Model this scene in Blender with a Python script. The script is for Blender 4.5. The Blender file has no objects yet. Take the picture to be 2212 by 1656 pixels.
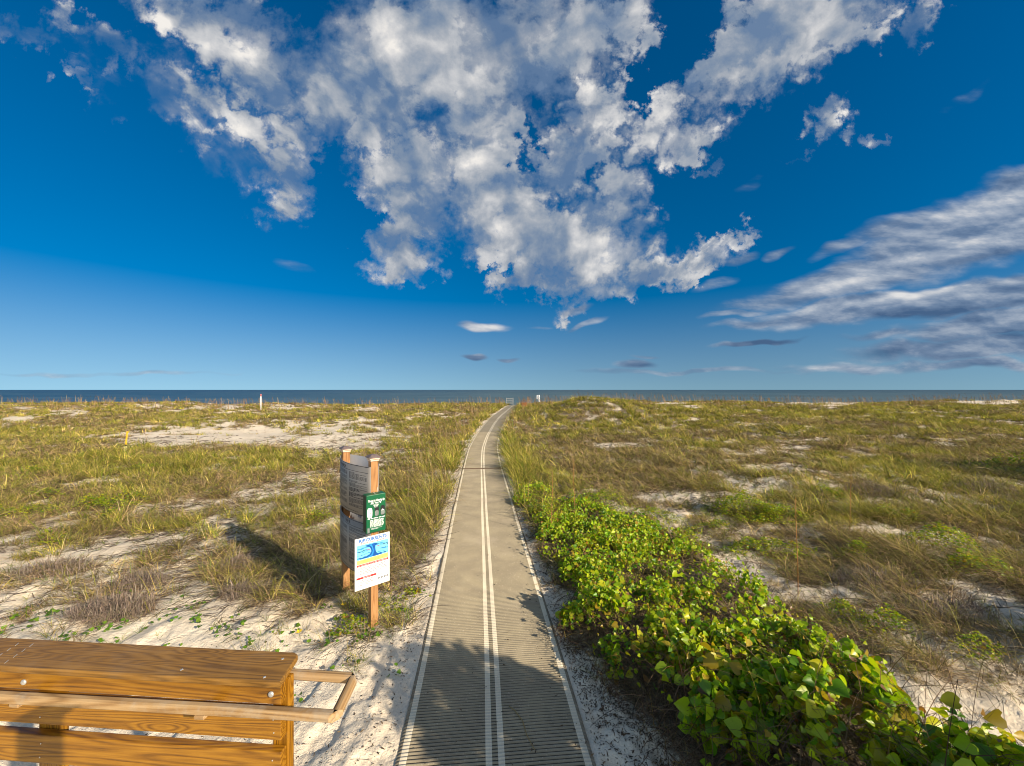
import bpy, bmesh, math, random
import numpy as np
from mathutils import Vector, Matrix, noise as mnoise

random.seed(7)
RNG = np.random.default_rng(11)
S = bpy.context.scene
COL = S.collection
R = math.radians

# ------------------------------------------------------------------ camera
EYE = 2.94                       # the photographer stands on a raised boardwalk
cam_data = bpy.data.cameras.new('camera')
cam = bpy.data.objects.new('camera', cam_data)
COL.objects.link(cam)
cam.location = (0, 0, EYE)
cam.rotation_euler = (R(90), 0, 0)
cam_data.sensor_width = 36
cam_data.lens = 13.56
cam_data.shift_y = 0.0066
cam_data.clip_start = 0.05
cam_data.clip_end = 60000
S.camera = cam
S.view_settings.view_transform = 'Standard'
S.view_settings.look = 'None'
EXPO = 0.45
S.view_settings.exposure = EXPO
S.view_settings.gamma = 1.0
S.cycles.filter_width = 0.95            # a sharp phone lens

# sun low behind the right shoulder
SUN_EL = R(24)
SUN_DIR = Vector((0.80 * math.cos(SUN_EL), -0.60 * math.cos(SUN_EL), math.sin(SUN_EL)))   # towards the sun
sun_data = bpy.data.lights.new('sun', 'SUN')
sun = bpy.data.objects.new('sun', sun_data)
COL.objects.link(sun)
sun_data.energy = 5.0
sun_data.angle = R(0.53)
sun_data.color = (1.0, 0.86, 0.66)
sun.rotation_euler = (-SUN_DIR).to_track_quat('-Z', 'Y').to_euler()
sun.location = SUN_DIR * 60


# ------------------------------------------------------------------ node helpers
class NT:
    """small wrapper that adds nodes and links them"""
    def __init__(self, tree):
        self.t = tree

    def n(self, kind, **kw):
        nd = self.t.nodes.new(kind)
        for k, v in kw.items():
            setattr(nd, k, v)
        return nd

    def put(self, sock, v):
        if isinstance(v, bpy.types.NodeSocket):
            self.t.links.new(v, sock)
        elif v is not None:
            sock.default_value = v

    def math(self, op, a, b=None, c=None, clamp=False):
        nd = self.n('ShaderNodeMath', operation=op, use_clamp=clamp)
        for s, v in zip(nd.inputs, (a, b, c)):
            self.put(s, v)
        return nd.outputs[0]

    def vmath(self, op, a, b=None, scale=None):
        nd = self.n('ShaderNodeVectorMath', operation=op)
        self.put(nd.inputs[0], a)
        if b is not None:
            self.put(nd.inputs[1], b)
        if scale is not None:
            self.put(nd.inputs['Scale'], scale)
        return nd.outputs['Value'] if op in ('LENGTH', 'DOT_PRODUCT', 'DISTANCE') else nd.outputs[0]

    def noise(self, vec, scale, detail=4, rough=0.5, dist=0.0, lac=2.0, dims='3D', w=None):
        nd = self.n('ShaderNodeTexNoise', noise_dimensions=dims)
        if vec is not None:
            self.put(nd.inputs['Vector'], vec)
        if w is not None and 'W' in nd.inputs:
            self.put(nd.inputs['W'], w)
        self.put(nd.inputs['Scale'], scale)
        nd.inputs['Detail'].default_value = detail
        nd.inputs['Roughness'].default_value = rough
        nd.inputs['Lacunarity'].default_value = lac
        nd.inputs['Distortion'].default_value = dist
        return nd

    def maprange(self, v, a, b, c=0.0, d=1.0, mode='SMOOTHSTEP', clamp=True):
        nd = self.n('ShaderNodeMapRange', interpolation_type=mode)
        if mode == 'LINEAR':
            nd.clamp = clamp
        for s, x in zip(nd.inputs, (v, a, b, c, d)):
            self.put(s, x)
        return nd.outputs[0]

    def mix(self, f, a, b, blend='MIX', clamp=False):
        nd = self.n('ShaderNodeMix', data_type='RGBA', blend_type=blend)
        nd.clamp_result = clamp
        self.put(nd.inputs[0], f)
        self.put(nd.inputs[6], a)
        self.put(nd.inputs[7], b)
        return nd.outputs[2]

    def ramp(self, f, stops, mode='LINEAR'):
        nd = self.n('ShaderNodeValToRGB')
        cr = nd.color_ramp
        cr.interpolation = mode
        while len(cr.elements) < len(stops):
            cr.elements.new(0.5)
        for e, (p, c) in zip(cr.elements, stops):
            e.position = p
            e.color = c if len(c) == 4 else (*c, 1)
        self.put(nd.inputs[0], f)
        return nd.outputs[0]


def srgb(r, g, b):
    """an 8-bit colour as scene linear"""
    f = lambda c: c / 12.92 if c <= 0.04045 else ((c + 0.055) / 1.055) ** 2.4
    return (f(r / 255), f(g / 255), f(b / 255), 1.0)


# ------------------------------------------------------------------ sky
world = bpy.data.worlds.new('World')
S.world = world
world.use_nodes = True
wt = world.node_tree
wt.nodes.clear()
W = NT(wt)
STR = 0.10 / 2 ** EXPO
world.cycles.sampling_method = 'MANUAL'
world.cycles.sample_map_resolution = 128


def build_sky():
    sky = W.n('ShaderNodeTexSky', sky_type='NISHITA')
    sky.sun_disc = False
    sky.sun_elevation = SUN_EL
    sky.sun_rotation = math.atan2(SUN_DIR.x, SUN_DIR.y)
    sky.altitude = 0
    sky.air_density = 1.0
    sky.dust_density = 0.4
    sky.ozone_density = 3.0
    up = W.n('ShaderNodeTexCoord')
    lift = W.vmath('MULTIPLY_ADD', up.outputs['Generated'], (1.0, 1.0, 0.85))
    lift.node.inputs[2].default_value = (0.0, 0.0, 0.13)     # keeps the horizon band clear blue as over open sea
    W.put(sky.inputs['Vector'], W.vmath('NORMALIZE', lift))
    hs = W.n('ShaderNodeHueSaturation')
    zz = W.n('ShaderNodeSeparateXYZ')
    W.put(zz.inputs[0], up.outputs['Generated'])
    W.put(hs.inputs['Saturation'], W.maprange(zz.outputs[2], -0.06, 0.32, 0.92, 1.62))
    W.put(hs.inputs['Value'], W.maprange(zz.outputs[2], 0.0, 0.26, 1.02, 1.08))
    W.put(hs.inputs['Color'], sky.outputs[0])
    blue = W.mix(1.0, hs.outputs[0], (0.78, 0.94, 0.95, 1), 'MULTIPLY')

    geo = W.n('ShaderNodeTexCoord')
    D = geo.outputs['Generated']
    sep = W.n('ShaderNodeSeparateXYZ')
    W.put(sep.inputs[0], D)
    dx, dy, dz = sep.outputs
    # tangent-plane directions about the seaward axis, in units of 1/10
    iy = W.math('DIVIDE', 10.0, W.math('MAXIMUM', dy, 0.05))
    u = W.math('MULTIPLY', dx, iy)
    v = W.math('MULTIPLY', dz, iy)
    cT = W.n('ShaderNodeCombineXYZ')
    W.put(cT.inputs[0], u)
    W.put(cT.inputs[1], v)
    T = cT.outputs[0]
    # cloud-field coordinates: puffs shrink with distance towards the horizon
    vh = W.math('ADD', W.math('MAXIMUM', v, -1.0), 6.0)
    cQ = W.n('ShaderNodeCombineXYZ')
    W.put(cQ.inputs[0], W.math('DIVIDE', u, vh))
    W.put(cQ.inputs[1], W.math('LOGARITHM', vh, math.e))
    Q = cQ.outputs[0]
    wob = W.noise(T, 0.55, 2, 0.55, dims='2D')
    wv = W.vmath('SUBTRACT', wob.outputs['Color'], (0.5, 0.5, 0.5))
    wob2 = W.noise(T, 1.9, 4, 0.62, dims='2D')
    wv3 = W.vmath('SUBTRACT', wob2.outputs['Color'], (0.5, 0.5, 0.5))
    Tw = W.vmath('ADD', W.vmath('ADD', T, W.vmath('SCALE', wv, scale=1.7)), W.vmath('SCALE', wv3, scale=1.5))

    def blobs(lst, coord):
        tot = None
        for i, (cx, cy, rx, ry, ang, w) in enumerate(lst):
            if i % 6 == 5:      # keeps the shader's evaluation order sequential
                coord = W.vmath('ADD', coord, W.vmath('SCALE', (1e-7, 0.0, 0.0), scale=tot))
            m = W.n('ShaderNodeMapping', vector_type='TEXTURE')
            m.inputs['Location'].default_value = (cx, cy, 0)
            m.inputs['Rotation'].default_value = (0, 0, R(ang))
            m.inputs['Scale'].default_value = (rx, ry, 1)
            W.put(m.inputs['Vector'], coord)
            d = W.vmath('LENGTH', m.outputs[0])
            g = W.maprange(d, 0.25, 1.5, w, 0.0)
            if tot is None:
                tot = g
            else:
                tot = W.math('MAXIMUM', tot, g) if w > 0 else W.math('ADD', tot, g)
        return tot

    px = lambda x, y: ((x - 1106) / 83.3, (842 - y) / 83.3)

    def B(x, y, rx, ry, a, w):
        c = px(x, y)
        return (c[0], c[1], rx / 83.3, ry / 83.3, a, w)

    big = [B(300, 170, 300, 100, -32, .36), B(520, 330, 240, 80, -36, .37), B(1500, 260, 160, 90, 40, .40), B(470, 40, 200, 70, -15, .85), B(250, 110, 80, 60, -30, .58), B(70, 60, 110, 50, -20, .42), B(560, 140, 190, 85, -35, .80), B(170, 40, 90, 40, -30, .45),
           B(490, 245, 130, 55, -32, .76), B(620, 290, 100, 50, -30, .64), B(625, 390, 100, 90, -35, .66), B(380, 220, 200, 60, -38, .50), B(680, 340, 60, 50, -35, .58), B(150, 160, 60, 25, -20, .42), B(700, 260, 90, 60, -30, .6),
           B(760, 190, 190, 140, -20, .88), B(930, 90, 260, 130, 0, 1.0), B(1150, 100, 230, 130, 20, 1.0), B(1060, 250, 140, 120, 20, .8),
           B(1300, 60, 120, 70, 30, .85), B(1400, 95, 50, 60, 30, .66), B(810, 300, 60, 50, 0, .8), B(900, 400, 140, 130, 0, .95),
           B(870, 540, 90, 90, -40, .85), B(890, 610, 60, 22, -15, .6), B(1050, 420, 130, 130, 0, 1.0), B(1060, 350, 60, 50, 0, 1.0),
           B(1290, 240, 95, 75, 35, 1.05), B(1230, 330, 110, 90, 30, 1.0), B(1430, 240, 120, 70, 48, .98), B(1490, 310, 80, 50, 40, .85),
           B(1150, 520, 170, 100, -10, 1.0), B(1290, 560, 170, 90, 5, 1.0), B(1300, 440, 110, 90, 40, .9), B(1320, 640, 120, 38, 10, .8),
           B(1470, 580, 150, 48, 22, .95), B(1570, 510, 90, 30, 25, .85), B(1610, 490, 50, 15, 10, .6), B(1530, 605, 60, 22, 20, .7), B(1160, 610, 120, 40, -5, .8),
           B(1650, 90, 200, 110, 28, 1.15), B(1780, 50, 170, 75, 22, 1.0), B(1500, 170, 40, 60, 40, .7), B(1590, 170, 110, 80, 35, .85), B(1900, 10, 90, 30, 20, .55),
           B(1785, 265, 60, 45, 40, .62), B(1865, 300, 30, 22, 30, .40), B(1715, 345, 30, 12, 5, .32), B(1550, 375, 24, 28, 60, .36), B(1990, 30, 45, 70, -30, .52),
           # clear gaps
           B(1140, 40, 26, 14, -20, -.16), B(1130, 285, 18, 55, -8, -.42), B(975, 415, 30, 18, 40, -.25), B(1285, 395, 30, 42, 30, -.50),
           B(1405, 180, 28, 90, -62, -.55), B(1475, 110, 50, 130, -30, -.70), B(740, 420, 22, 100, 20, -.5), B(560, 50, 40, 20, 0, -.12),
           B(1050, 590, 60, 18, 10, -.4), B(1395, 205, 22, 40, -35, -.3)]
    mask = blobs(big, Tw)

    stretch = W.n('ShaderNodeMapping')
    stretch.inputs['Scale'].default_value = (1.0, 1.0, 1.0)
    W.put(stretch.inputs['Vector'], Q)
    q = stretch.outputs[0]

    def puffs(vec):
        warp = W.noise(vec, 3.4, 3, 0.6, dims='2D')
        wv2 = W.vmath('SCALE', W.vmath('SUBTRACT', warp.outputs['Color'], (0.5, 0.5, 0.5)), scale=0.10)
        p = W.vmath('ADD', vec, wv2)
        fb = W.noise(p, 6.4, 9, 0.62, dims='2D').outputs[0]
        vo = W.n('ShaderNodeTexVoronoi', feature='F1', voronoi_dimensions='2D')
        vo.inputs['Scale'].default_value = 7.0
        vo.inputs['Detail'].default_value = 3.0
        vo.inputs['Roughness'].default_value = 0.5
        W.put(vo.inputs['Vector'], W.vmath('ADD', p, W.vmath('SCALE', wv2, scale=0.6)))
        bil = W.math('SUBTRACT', 0.42, vo.outputs['Distance'])
        return W.math('ADD', W.math('MULTIPLY', W.math('SUBTRACT', fb, 0.5), 0.72), W.math('MULTIPLY', bil, 0.40))

    n0 = puffs(q)
    fine = W.noise(q, 22.0, 6, 0.66, 0.3, dims='2D').outputs[0]
    # the same field a step towards the sun: where it falls off, the puff is lit
    n1 = puffs(W.vmath('ADD', q, (0.020, 0.042, 0.0)))
    dens = W.math('ADD', W.math('MULTIPLY', mask, 1.0), W.math('MULTIPLY', n0, W.math('ADD', 0.75, W.math('MULTIPLY', mask, 1.0))))
    dens = W.math('ADD', dens, W.math('MULTIPLY', W.math('SUBTRACT', fine, 0.5), 0.55))
    alpha = W.maprange(dens, 0.18, 0.58)
    veil = W.maprange(W.math('ADD', mask, W.math('MULTIPLY', n0, 0.6)), 0.12, 0.72, 0.0, 0.80)
    alpha = W.math('MAXIMUM', alpha, veil)
    lit = W.math('ADD', 0.43, W.math('MULTIPLY', W.math('SUBTRACT', n0, n1), 1.35))
    lit = W.math('ADD', lit, W.math('MULTIPLY', n0, 0.30))
    lit = W.math('ADD', lit, W.math('MULTIPLY', W.math('SUBTRACT', fine, 0.5), 0.42))
    low = W.noise(T, 0.62, 2, 0.5, dims='2D').outputs[0]
    lit = W.math('ADD', lit, W.math('MULTIPLY', W.math('SUBTRACT', low, 0.5), 1.2))
    thick = W.maprange(dens, 0.62, 1.25)
    lit = W.math('SUBTRACT', lit, W.math('MULTIPLY', thick, 0.10))
    bright = blobs([B(1290, 235, 85, 70, 35, .50), B(1430, 230, 70, 50, 45, .25), B(1540, 520, 120, 40, 22, .40), B(830, 80, 80, 70, 10, .22), B(1060, 350, 45, 45, 0, .22),
                    B(1330, 520, 70, 50, 20, .2), B(470, 240, 70, 40, -30, .16), B(1640, 150, 120, 25, 28, .18), B(1170, 480, 100, 80, 0, .12),
                    B(700, 220, 170, 90, -20, -.26), B(1120, 200, 140, 90, 10, -.28), B(1400, 600, 130, 28, 20, -.36), B(1640, 60, 120, 60, 20, -.22), B(940, 480, 70, 80, 20, -.14), B(1240, 330, 70, 50, 30, -.2), B(600, 120, 60, 50, 0, -.15), B(1180, 380, 90, 60, 20, -.18), B(820, 40, 120, 40, 0, -.1), B(1150, 600, 120, 25, 0, -.2)], Tw)
    lit = W.math('ADD', lit, bright)
    k = 1.0 / (STR * 2 ** EXPO)
    cc = W.ramp(lit, [(0.0, srgb(106, 131, 164)), (0.25, srgb(134, 150, 171)), (0.52, srgb(172, 178, 187)), (0.78, srgb(212, 212, 213)), (1.0, srgb(248, 243, 236))])
    cc = W.vmath('SCALE', cc, scale=k)
    col = W.mix(W.math('MULTIPLY', alpha, 0.96), blue, cc)

    # long streaks low on the right
    bank = [B(1900, 590, 330, 40, 14, .82), B(2110, 500, 300, 80, 17, 1.0), B(1700, 640, 170, 24, 12, .70), B(1950, 655, 340, 30, 7, .95), B(2150, 640, 220, 40, 7, 1.05), B(2200, 430, 110, 60, 24, .95),
            B(1940, 490, 130, 34, 16, .62), B(1830, 530, 90, 22, 18, .6), B(2180, 700, 260, 34, 5, .95), B(2120, 750, 330, 30, 3, .80), B(2050, 790, 420, 16, 0, .58), B(1640, 738, 110, 8, 6, .62), B(1700, 690, 190, 12, 7, .62),
            B(1590, 680, 90, 10, 8, .58), B(2000, 716, 200, 14, 4, .56), B(1375, 785, 55, 11, 3, .64), B(1390, 770, 50, 4, 2, .45), B(1030, 770, 34, 7, -5, .66), B(1105, 777, 26, 6, -4, .60), B(1050, 709, 60, 12, -3, .70),
            B(1270, 700, 50, 7, 12, .50), B(1240, 672, 40, 12, 6, .55), B(1165, 703, 50, 6, 5, .42), B(1480, 800, 300, 8, 0, .46), B(200, 808, 400, 7, 1, .40), B(640, 580, 60, 14, -20, .3), B(1680, 545, 40, 12, 20, .45), B(1600, 560, 50, 14, 15, .48), B(1560, 615, 60, 14, 15, .4),
            B(2100, 200, 120, 20, 30, .24), B(1620, 400, 60, 20, 30, .24)]
    bmask = blobs(bank, W.vmath('ADD', T, W.vmath('SCALE', wv, scale=0.55)))
    m2 = W.n('ShaderNodeMapping')
    m2.inputs['Rotation'].default_value = (0, 0, R(-9))
    m2.inputs['Scale'].default_value = (0.26, 0.85, 1)
    W.put(m2.inputs['Vector'], T)

    def streak(vec):
        a = W.noise(vec, 1.6, 5, 0.55, 0.12, dims='2D').outputs[0]
        return a
    s0 = streak(m2.outputs[0])
    s1 = streak(W.vmath('ADD', m2.outputs[0], (0.03, 0.14, 0)))
    bd = W.math('ADD', W.math('MULTIPLY', bmask, 1.15), W.math('MULTIPLY', W.math('SUBTRACT', s0, 0.5), W.math('ADD', 0.35, W.math('MULTIPLY', bmask, 0.95))))
    ba = W.maprange(bd, 0.20, 0.78)
    bl = W.math('ADD', 0.42, W.math('MULTIPLY', W.math('SUBTRACT', s0, s1), 1.6))
    bl = W.math('ADD', bl, blobs([B(1900, 585, 330, 20, 14, .25), B(2150, 440, 200, 30, 18, .25), B(1950, 640, 300, 10, 8, .3), B(1050, 709, 60, 12, 0, .4), B(2000, 675, 330, 14, 7, -.25), B(1650, 740, 120, 12, 6, -.3), B(1375, 785, 60, 14, 3, -.25), B(1070, 773, 70, 12, 0, -.3), B(2150, 740, 300, 30, 3, -.15)], T))
    bc = W.ramp(bl, [(0.0, srgb(70, 96, 132)), (0.35, srgb(112, 133, 162)), (0.65, srgb(165, 176, 192)), (1.0, srgb(232, 230, 228))])
    bc = W.vmath('SCALE', bc, scale=k)
    col = W.mix(W.math('MULTIPLY', ba, 0.93), col, bc)

    bg = W.n('ShaderNodeBackground')
    bg.inputs['Strength'].default_value = STR
    W.put(bg.inputs['Color'], col)
    clear = W.n('ShaderNodeBackground')          # unseen landward sky, cloudless; brightened and warm-tinted to lift the shadows
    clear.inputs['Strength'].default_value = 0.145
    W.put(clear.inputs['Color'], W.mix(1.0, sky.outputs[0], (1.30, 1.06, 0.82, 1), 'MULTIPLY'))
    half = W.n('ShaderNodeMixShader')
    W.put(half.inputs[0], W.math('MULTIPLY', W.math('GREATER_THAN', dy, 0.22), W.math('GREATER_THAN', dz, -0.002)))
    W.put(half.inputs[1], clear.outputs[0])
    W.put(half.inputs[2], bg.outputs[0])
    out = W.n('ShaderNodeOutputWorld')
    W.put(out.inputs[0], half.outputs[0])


build_sky()

# ------------------------------------------------------------------ numeric noise
def _hash(ix, iy, seed):
    h = (ix.astype(np.int64) * 374761393 + iy.astype(np.int64) * 668265263 + seed * 1442695041) & 0xFFFFFFFF
    h = ((h ^ (h >> 13)) * 1274126177) & 0xFFFFFFFF
    h = (h ^ (h >> 16)) & 0xFFFFFFFF
    return h / 4294967295.0


def vnoise(x, y, seed=0):
    x = np.asarray(x, float); y = np.asarray(y, float)
    ix = np.floor(x); iy = np.floor(y)
    fx = x - ix; fy = y - iy
    fx = fx * fx * fx * (fx * (fx * 6 - 15) + 10); fy = fy * fy * fy * (fy * (fy * 6 - 15) + 10)
    a = _hash(ix, iy, seed); b = _hash(ix + 1, iy, seed); c = _hash(ix, iy + 1, seed); d = _hash(ix + 1, iy + 1, seed)
    return (a + (b - a) * fx) * (1 - fy) + (c + (d - c) * fx) * fy


def fbm(x, y, octs=4, seed=0, gain=0.5):
    t = 0; amp = 1; tot = 0
    for o in range(octs):
        ca, sa = math.cos(o * 0.9), math.sin(o * 0.9)
        t = t + amp * vnoise((x * ca - y * sa) * 2 ** o, (x * sa + y * ca) * 2 ** o, seed + o * 17)
        tot += amp; amp *= gain
    return t / tot - 0.5


def sstep(a, b, x):
    t = np.clip((np.asarray(x, float) - a) / (b - a), 0, 1)
    return t * t * (3 - 2 * t)


def smooth_curve(xs, ys):
    """cubic through the points"""
    xs = np.array(xs, float); ys = np.array(ys, float)
    m = np.gradient(ys, xs)

    def f(x):
        x = np.clip(np.asarray(x, float), xs[0], xs[-1])
        i = np.clip(np.searchsorted(xs, x) - 1, 0, len(xs) - 2)
        h = xs[i + 1] - xs[i]
        t = (x - xs[i]) / h
        return ((2 * t**3 - 3 * t**2 + 1) * ys[i] + (t**3 - 2 * t**2 + t) * h * m[i]
                + (-2 * t**3 + 3 * t**2) * ys[i + 1] + (t**3 - t**2) * h * m[i + 1])
    return f


# ------------------------------------------------------------------ lie of the land
PATH_X = smooth_curve([-6, 0, 3, 10.2, 14.8, 20.7, 26, 32.4, 43, 54, 70, 90], [0.68, 0.13, -0.12, -0.74, -1.12, -1.50, -1.50, -1.26, -0.62, 0.10, 1.2, 2.6])
PATH_Z = smooth_curve([-6, 3, 10, 15, 21, 27, 32.4, 43, 54, 60, 75, 95, 130], [0, 0, -0.03, -0.10, -0.06, 0.14, 0.39, 0.56, 0.66, 0.52, -0.5, -1.5, -2.2])
SEA_Z = -1.6


def ground_z(x, y, micro=False):
    x = np.asarray(x, float); y = np.asarray(y, float)
    side = sstep(-4, 4, x)
    start = 27 - 8 * side
    top = 48 - 9 * side
    ridge = sstep(0, 1, (y - start) / (top - start)) * (0.60 + 0.26 * side)
    ridge = ridge + 1.0 * np.exp(-(((x - 7.8) / 4.2) ** 2 + ((y - 37) / 6) ** 2))
    ridge = ridge - sstep(57, 110, y) * 4.0
    und = fbm(x / 9, y / 7, 4, 3) * (0.35 + 0.9 * sstep(18, 40, y)) * sstep(2, 12, np.abs(x - PATH_X(y)) + y * 0.4)
    hum = fbm(x / 1.7, y / 1.7, 3, 9) * 0.16
    h = ridge + und + hum
    h = h + 0.10 * sstep(3.5, 7, x) * sstep(1, 5, y)
    d = np.abs(x - PATH_X(y))
    w = sstep(0.80, 3.2 + 0.03 * y, d)
    z = PATH_Z(y) * (1 - w) + h * w
    z = z + 0.05 * sstep(0.8, 1.15, d) * (0.3 + fbm(x * 1.3, y * 1.3, 2, 31)) * (1 - w)
    if micro:
        z = z + sstep(0.72, 0.95, d) * micro_z(x, y)
        drift = PATH_Z(y) - 0.012 + 0.045 * sstep(0.70, 0.80, d) * sstep(-.10, .12, fbm(x * 1.1, y * 0.9, 3, 19))
        z = np.where(d < 0.80, np.minimum(z, drift), z)
    return z


def micro_z(x, y):
    """trodden sand: overlapping hollows and small drifts"""
    m = fbm(x * 4.2, y * 4.2, 3, 51) * 0.075
    m = m - 0.030 * sstep(0.55, 0.78, vnoise(x * 5.0 + 9, y * 4.0, 77))
    m = m + 0.010 * np.sin((x * 0.8 + y * 1.0) * 34 + 9 * fbm(x * 2, y * 2, 2, 5)) * sstep(-0.1, 0.2, fbm(x * 0.9, y * 0.9, 2, 8))
    return m


FOC = 833.0


def proj(x, y, z):
    """where a point stands in the photo (2212 px wide), used to lay out what grows where"""
    y = np.maximum(y, 0.3)
    return 1106 + FOC * x / y, 842 + FOC * (EYE - z) / y


# ------------------------------------------------------------------ object helpers
def tag(o, label=None, cat=None, group=None, kind=None):
    if label: o['label'] = label
    if cat: o['category'] = cat
    if group: o['group'] = group
    if kind: o['kind'] = kind
    return o


def empty(name, loc=(0, 0, 0), rotz=0.0):
    o = bpy.data.objects.new(name, None)
    o.empty_display_size = 0.1
    o.location = loc
    o.rotation_euler = (0, 0, rotz)
    COL.objects.link(o)
    return o


def link_mesh(name, me, mats, parent=None, smooth=True):
    if not isinstance(mats, (list, tuple)):
        mats = [mats]
    for m in mats:
        me.materials.append(m)
    if smooth and len(me.polygons):
        me.polygons.foreach_set('use_smooth', np.ones(len(me.polygons), bool))
    o = bpy.data.objects.new(name, me)
    COL.objects.link(o)
    if parent:
        o.parent = parent
    return o


def np_mesh(name, V, F, tint=None, mat_idx=None):
    """V (n,3), F list of (m,k) index arrays; tint (n,3) -> point colour 'tint'"""
    me = bpy.data.meshes.new(name)
    V = np.asarray(V, np.float32)
    me.vertices.add(len(V))
    me.vertices.foreach_set('co', V.ravel())
    if not isinstance(F, (list, tuple)):
        F = [F]
    F = [f for f in F if len(f)]
    loops = np.concatenate([f.ravel() for f in F]).astype(np.int32)
    counts = np.concatenate([np.full(len(f), f.shape[1]) for f in F]).astype(np.int32)
    me.loops.add(len(loops))
    me.loops.foreach_set('vertex_index', loops)
    me.polygons.add(len(counts))
    starts = np.concatenate([[0], np.cumsum(counts)[:-1]]).astype(np.int32)
    me.polygons.foreach_set('loop_start', starts)
    me.polygons.foreach_set('loop_total', counts)
    if mat_idx is not None:
        me.polygons.foreach_set('material_index', np.asarray(mat_idx, np.int32))
    if tint is not None:
        a = me.color_attributes.new('tint', 'FLOAT_COLOR', 'POINT')
        c = np.ones((len(V), 4), np.float32)
        c[:, :3] = tint
        a.data.foreach_set('color', c.ravel())
    me.update(calc_edges=True)
    me.validate()
    return me


class MB:
    """collects shapes into one mesh"""
    def __init__(self):
        self.bm = bmesh.new()

    def box(self, size, loc=(0, 0, 0), rot=None, bevel=0.0, seg=1, mat=0):
        r = bmesh.ops.create_cube(self.bm, size=1.0)
        vs = r['verts']
        M = Matrix.Translation(loc) @ (rot if rot is not None else Matrix.Identity(4)) @ Matrix.Diagonal((*size, 1))
        bmesh.ops.transform(self.bm, matrix=M, verts=vs)
        fs = {f for v in vs for f in v.link_faces}
        for f in fs:
            f.material_index = mat
        if bevel:
            es = {e for v in vs for e in v.link_edges}
            bmesh.ops.bevel(self.bm, geom=list(es), offset=bevel, segments=seg, profile=0.6, affect='EDGES')
        return self

    def tube(self, pts, rad, n=8, mat=0, cap=True):
        pts = [Vector(p) for p in pts]
        rads = rad if isinstance(rad, (list, tuple)) else [rad] * len(pts)
        rings = []
        for i, p in enumerate(pts):
            a = pts[max(i - 1, 0)]; b = pts[min(i + 1, len(pts) - 1)]
            d = (b - a).normalized()
            s = d.cross(Vector((0, 0, 1)))
            if s.length < 1e-3:
                s = d.cross(Vector((1, 0, 0)))
            s.normalize(); t = s.cross(d).normalized()
            rings.append([self.bm.verts.new(p + (s * math.cos(k * 2 * math.pi / n) + t * math.sin(k * 2 * math.pi / n)) * rads[i]) for k in range(n)])
        for r0, r1 in zip(rings, rings[1:]):
            for k in range(n):
                f = self.bm.faces.new((r0[k], r0[(k + 1) % n], r1[(k + 1) % n], r1[k])); f.material_index = mat
        if cap:
            for r in (rings[0][::-1], rings[-1]):
                f = self.bm.faces.new(r); f.material_index = mat
        return self

    def poly(self, pts, mat=0):
        f = self.bm.faces.new([self.bm.verts.new(p) for p in pts]); f.material_index = mat
        return self

    def build(self, name, mats, parent=None, smooth=False, matrix=None):
        bmesh.ops.recalc_face_normals(self.bm, faces=self.bm.faces[:])
        me = bpy.data.meshes.new(name)
        self.bm.to_mesh(me); self.bm.free()
        o = link_mesh(name, me, mats, parent, smooth)
        if matrix is not None:
            o.matrix_local = matrix
        return o


# ------------------------------------------------------------------ materials
def new_mat(name):
    m = bpy.data.materials.new(name)
    m.use_nodes = True
    m.node_tree.nodes.clear()
    N = NT(m.node_tree)
    p = N.n('ShaderNodeBsdfPrincipled')
    o = N.n('ShaderNodeOutputMaterial')
    N.put(o.inputs[0], p.outputs[0])
    return m, N, p, o


def bump(N, p, h, strength=0.5, dist=0.02):
    b = N.n('ShaderNodeBump')
    b.inputs['Strength'].default_value = strength
    b.inputs['Distance'].default_value = dist
    N.put(b.inputs['Height'], h)
    N.put(p.inputs['Normal'], b.outputs[0])


def plain(name, col, rough=0.6, spec=0.4, var=0.12, scale=30.0, bmp=0.0, metal=0.0):
    m, N, p, o = new_mat(name)
    tc = N.n('ShaderNodeTexCoord').outputs['Object']
    n = N.noise(tc, scale, 5, 0.6).outputs[0]
    lo = tuple(c * (1 - var) for c in col[:3]) + (1,)
    hi = tuple(min(1, c * (1 + var)) for c in col[:3]) + (1,)
    N.put(p.inputs['Base Color'], N.ramp(n, [(0.3, lo), (0.7, hi)]))
    p.inputs['Roughness'].default_value = rough
    p.inputs['Specular IOR Level'].default_value = spec
    p.inputs['Metallic'].default_value = metal
    if bmp:
        bump(N, p, n, bmp, 0.004)
    return m


def leaf_mat(name, trans=0.3, rough=0.55, spec=0.25):
    m, N, p, o = new_mat(name)
    at = N.n('ShaderNodeAttribute', attribute_name='tint')
    c = at.outputs['Color']
    N.put(p.inputs['Base Color'], c)
    p.inputs['Roughness'].default_value = rough
    p.inputs['Specular IOR Level'].default_value = spec
    tr = N.n('ShaderNodeBsdfTranslucent')
    N.put(tr.inputs[0], N.vmath('MULTIPLY', c, (1.25, 1.3, 0.5)))
    mx = N.n('ShaderNodeMixShader')
    mx.inputs[0].default_value = trans
    N.put(mx.inputs[1], p.outputs[0]); N.put(mx.inputs[2], tr.outputs[0])
    N.put(o.inputs[0], mx.outputs[0])
    return m


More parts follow.
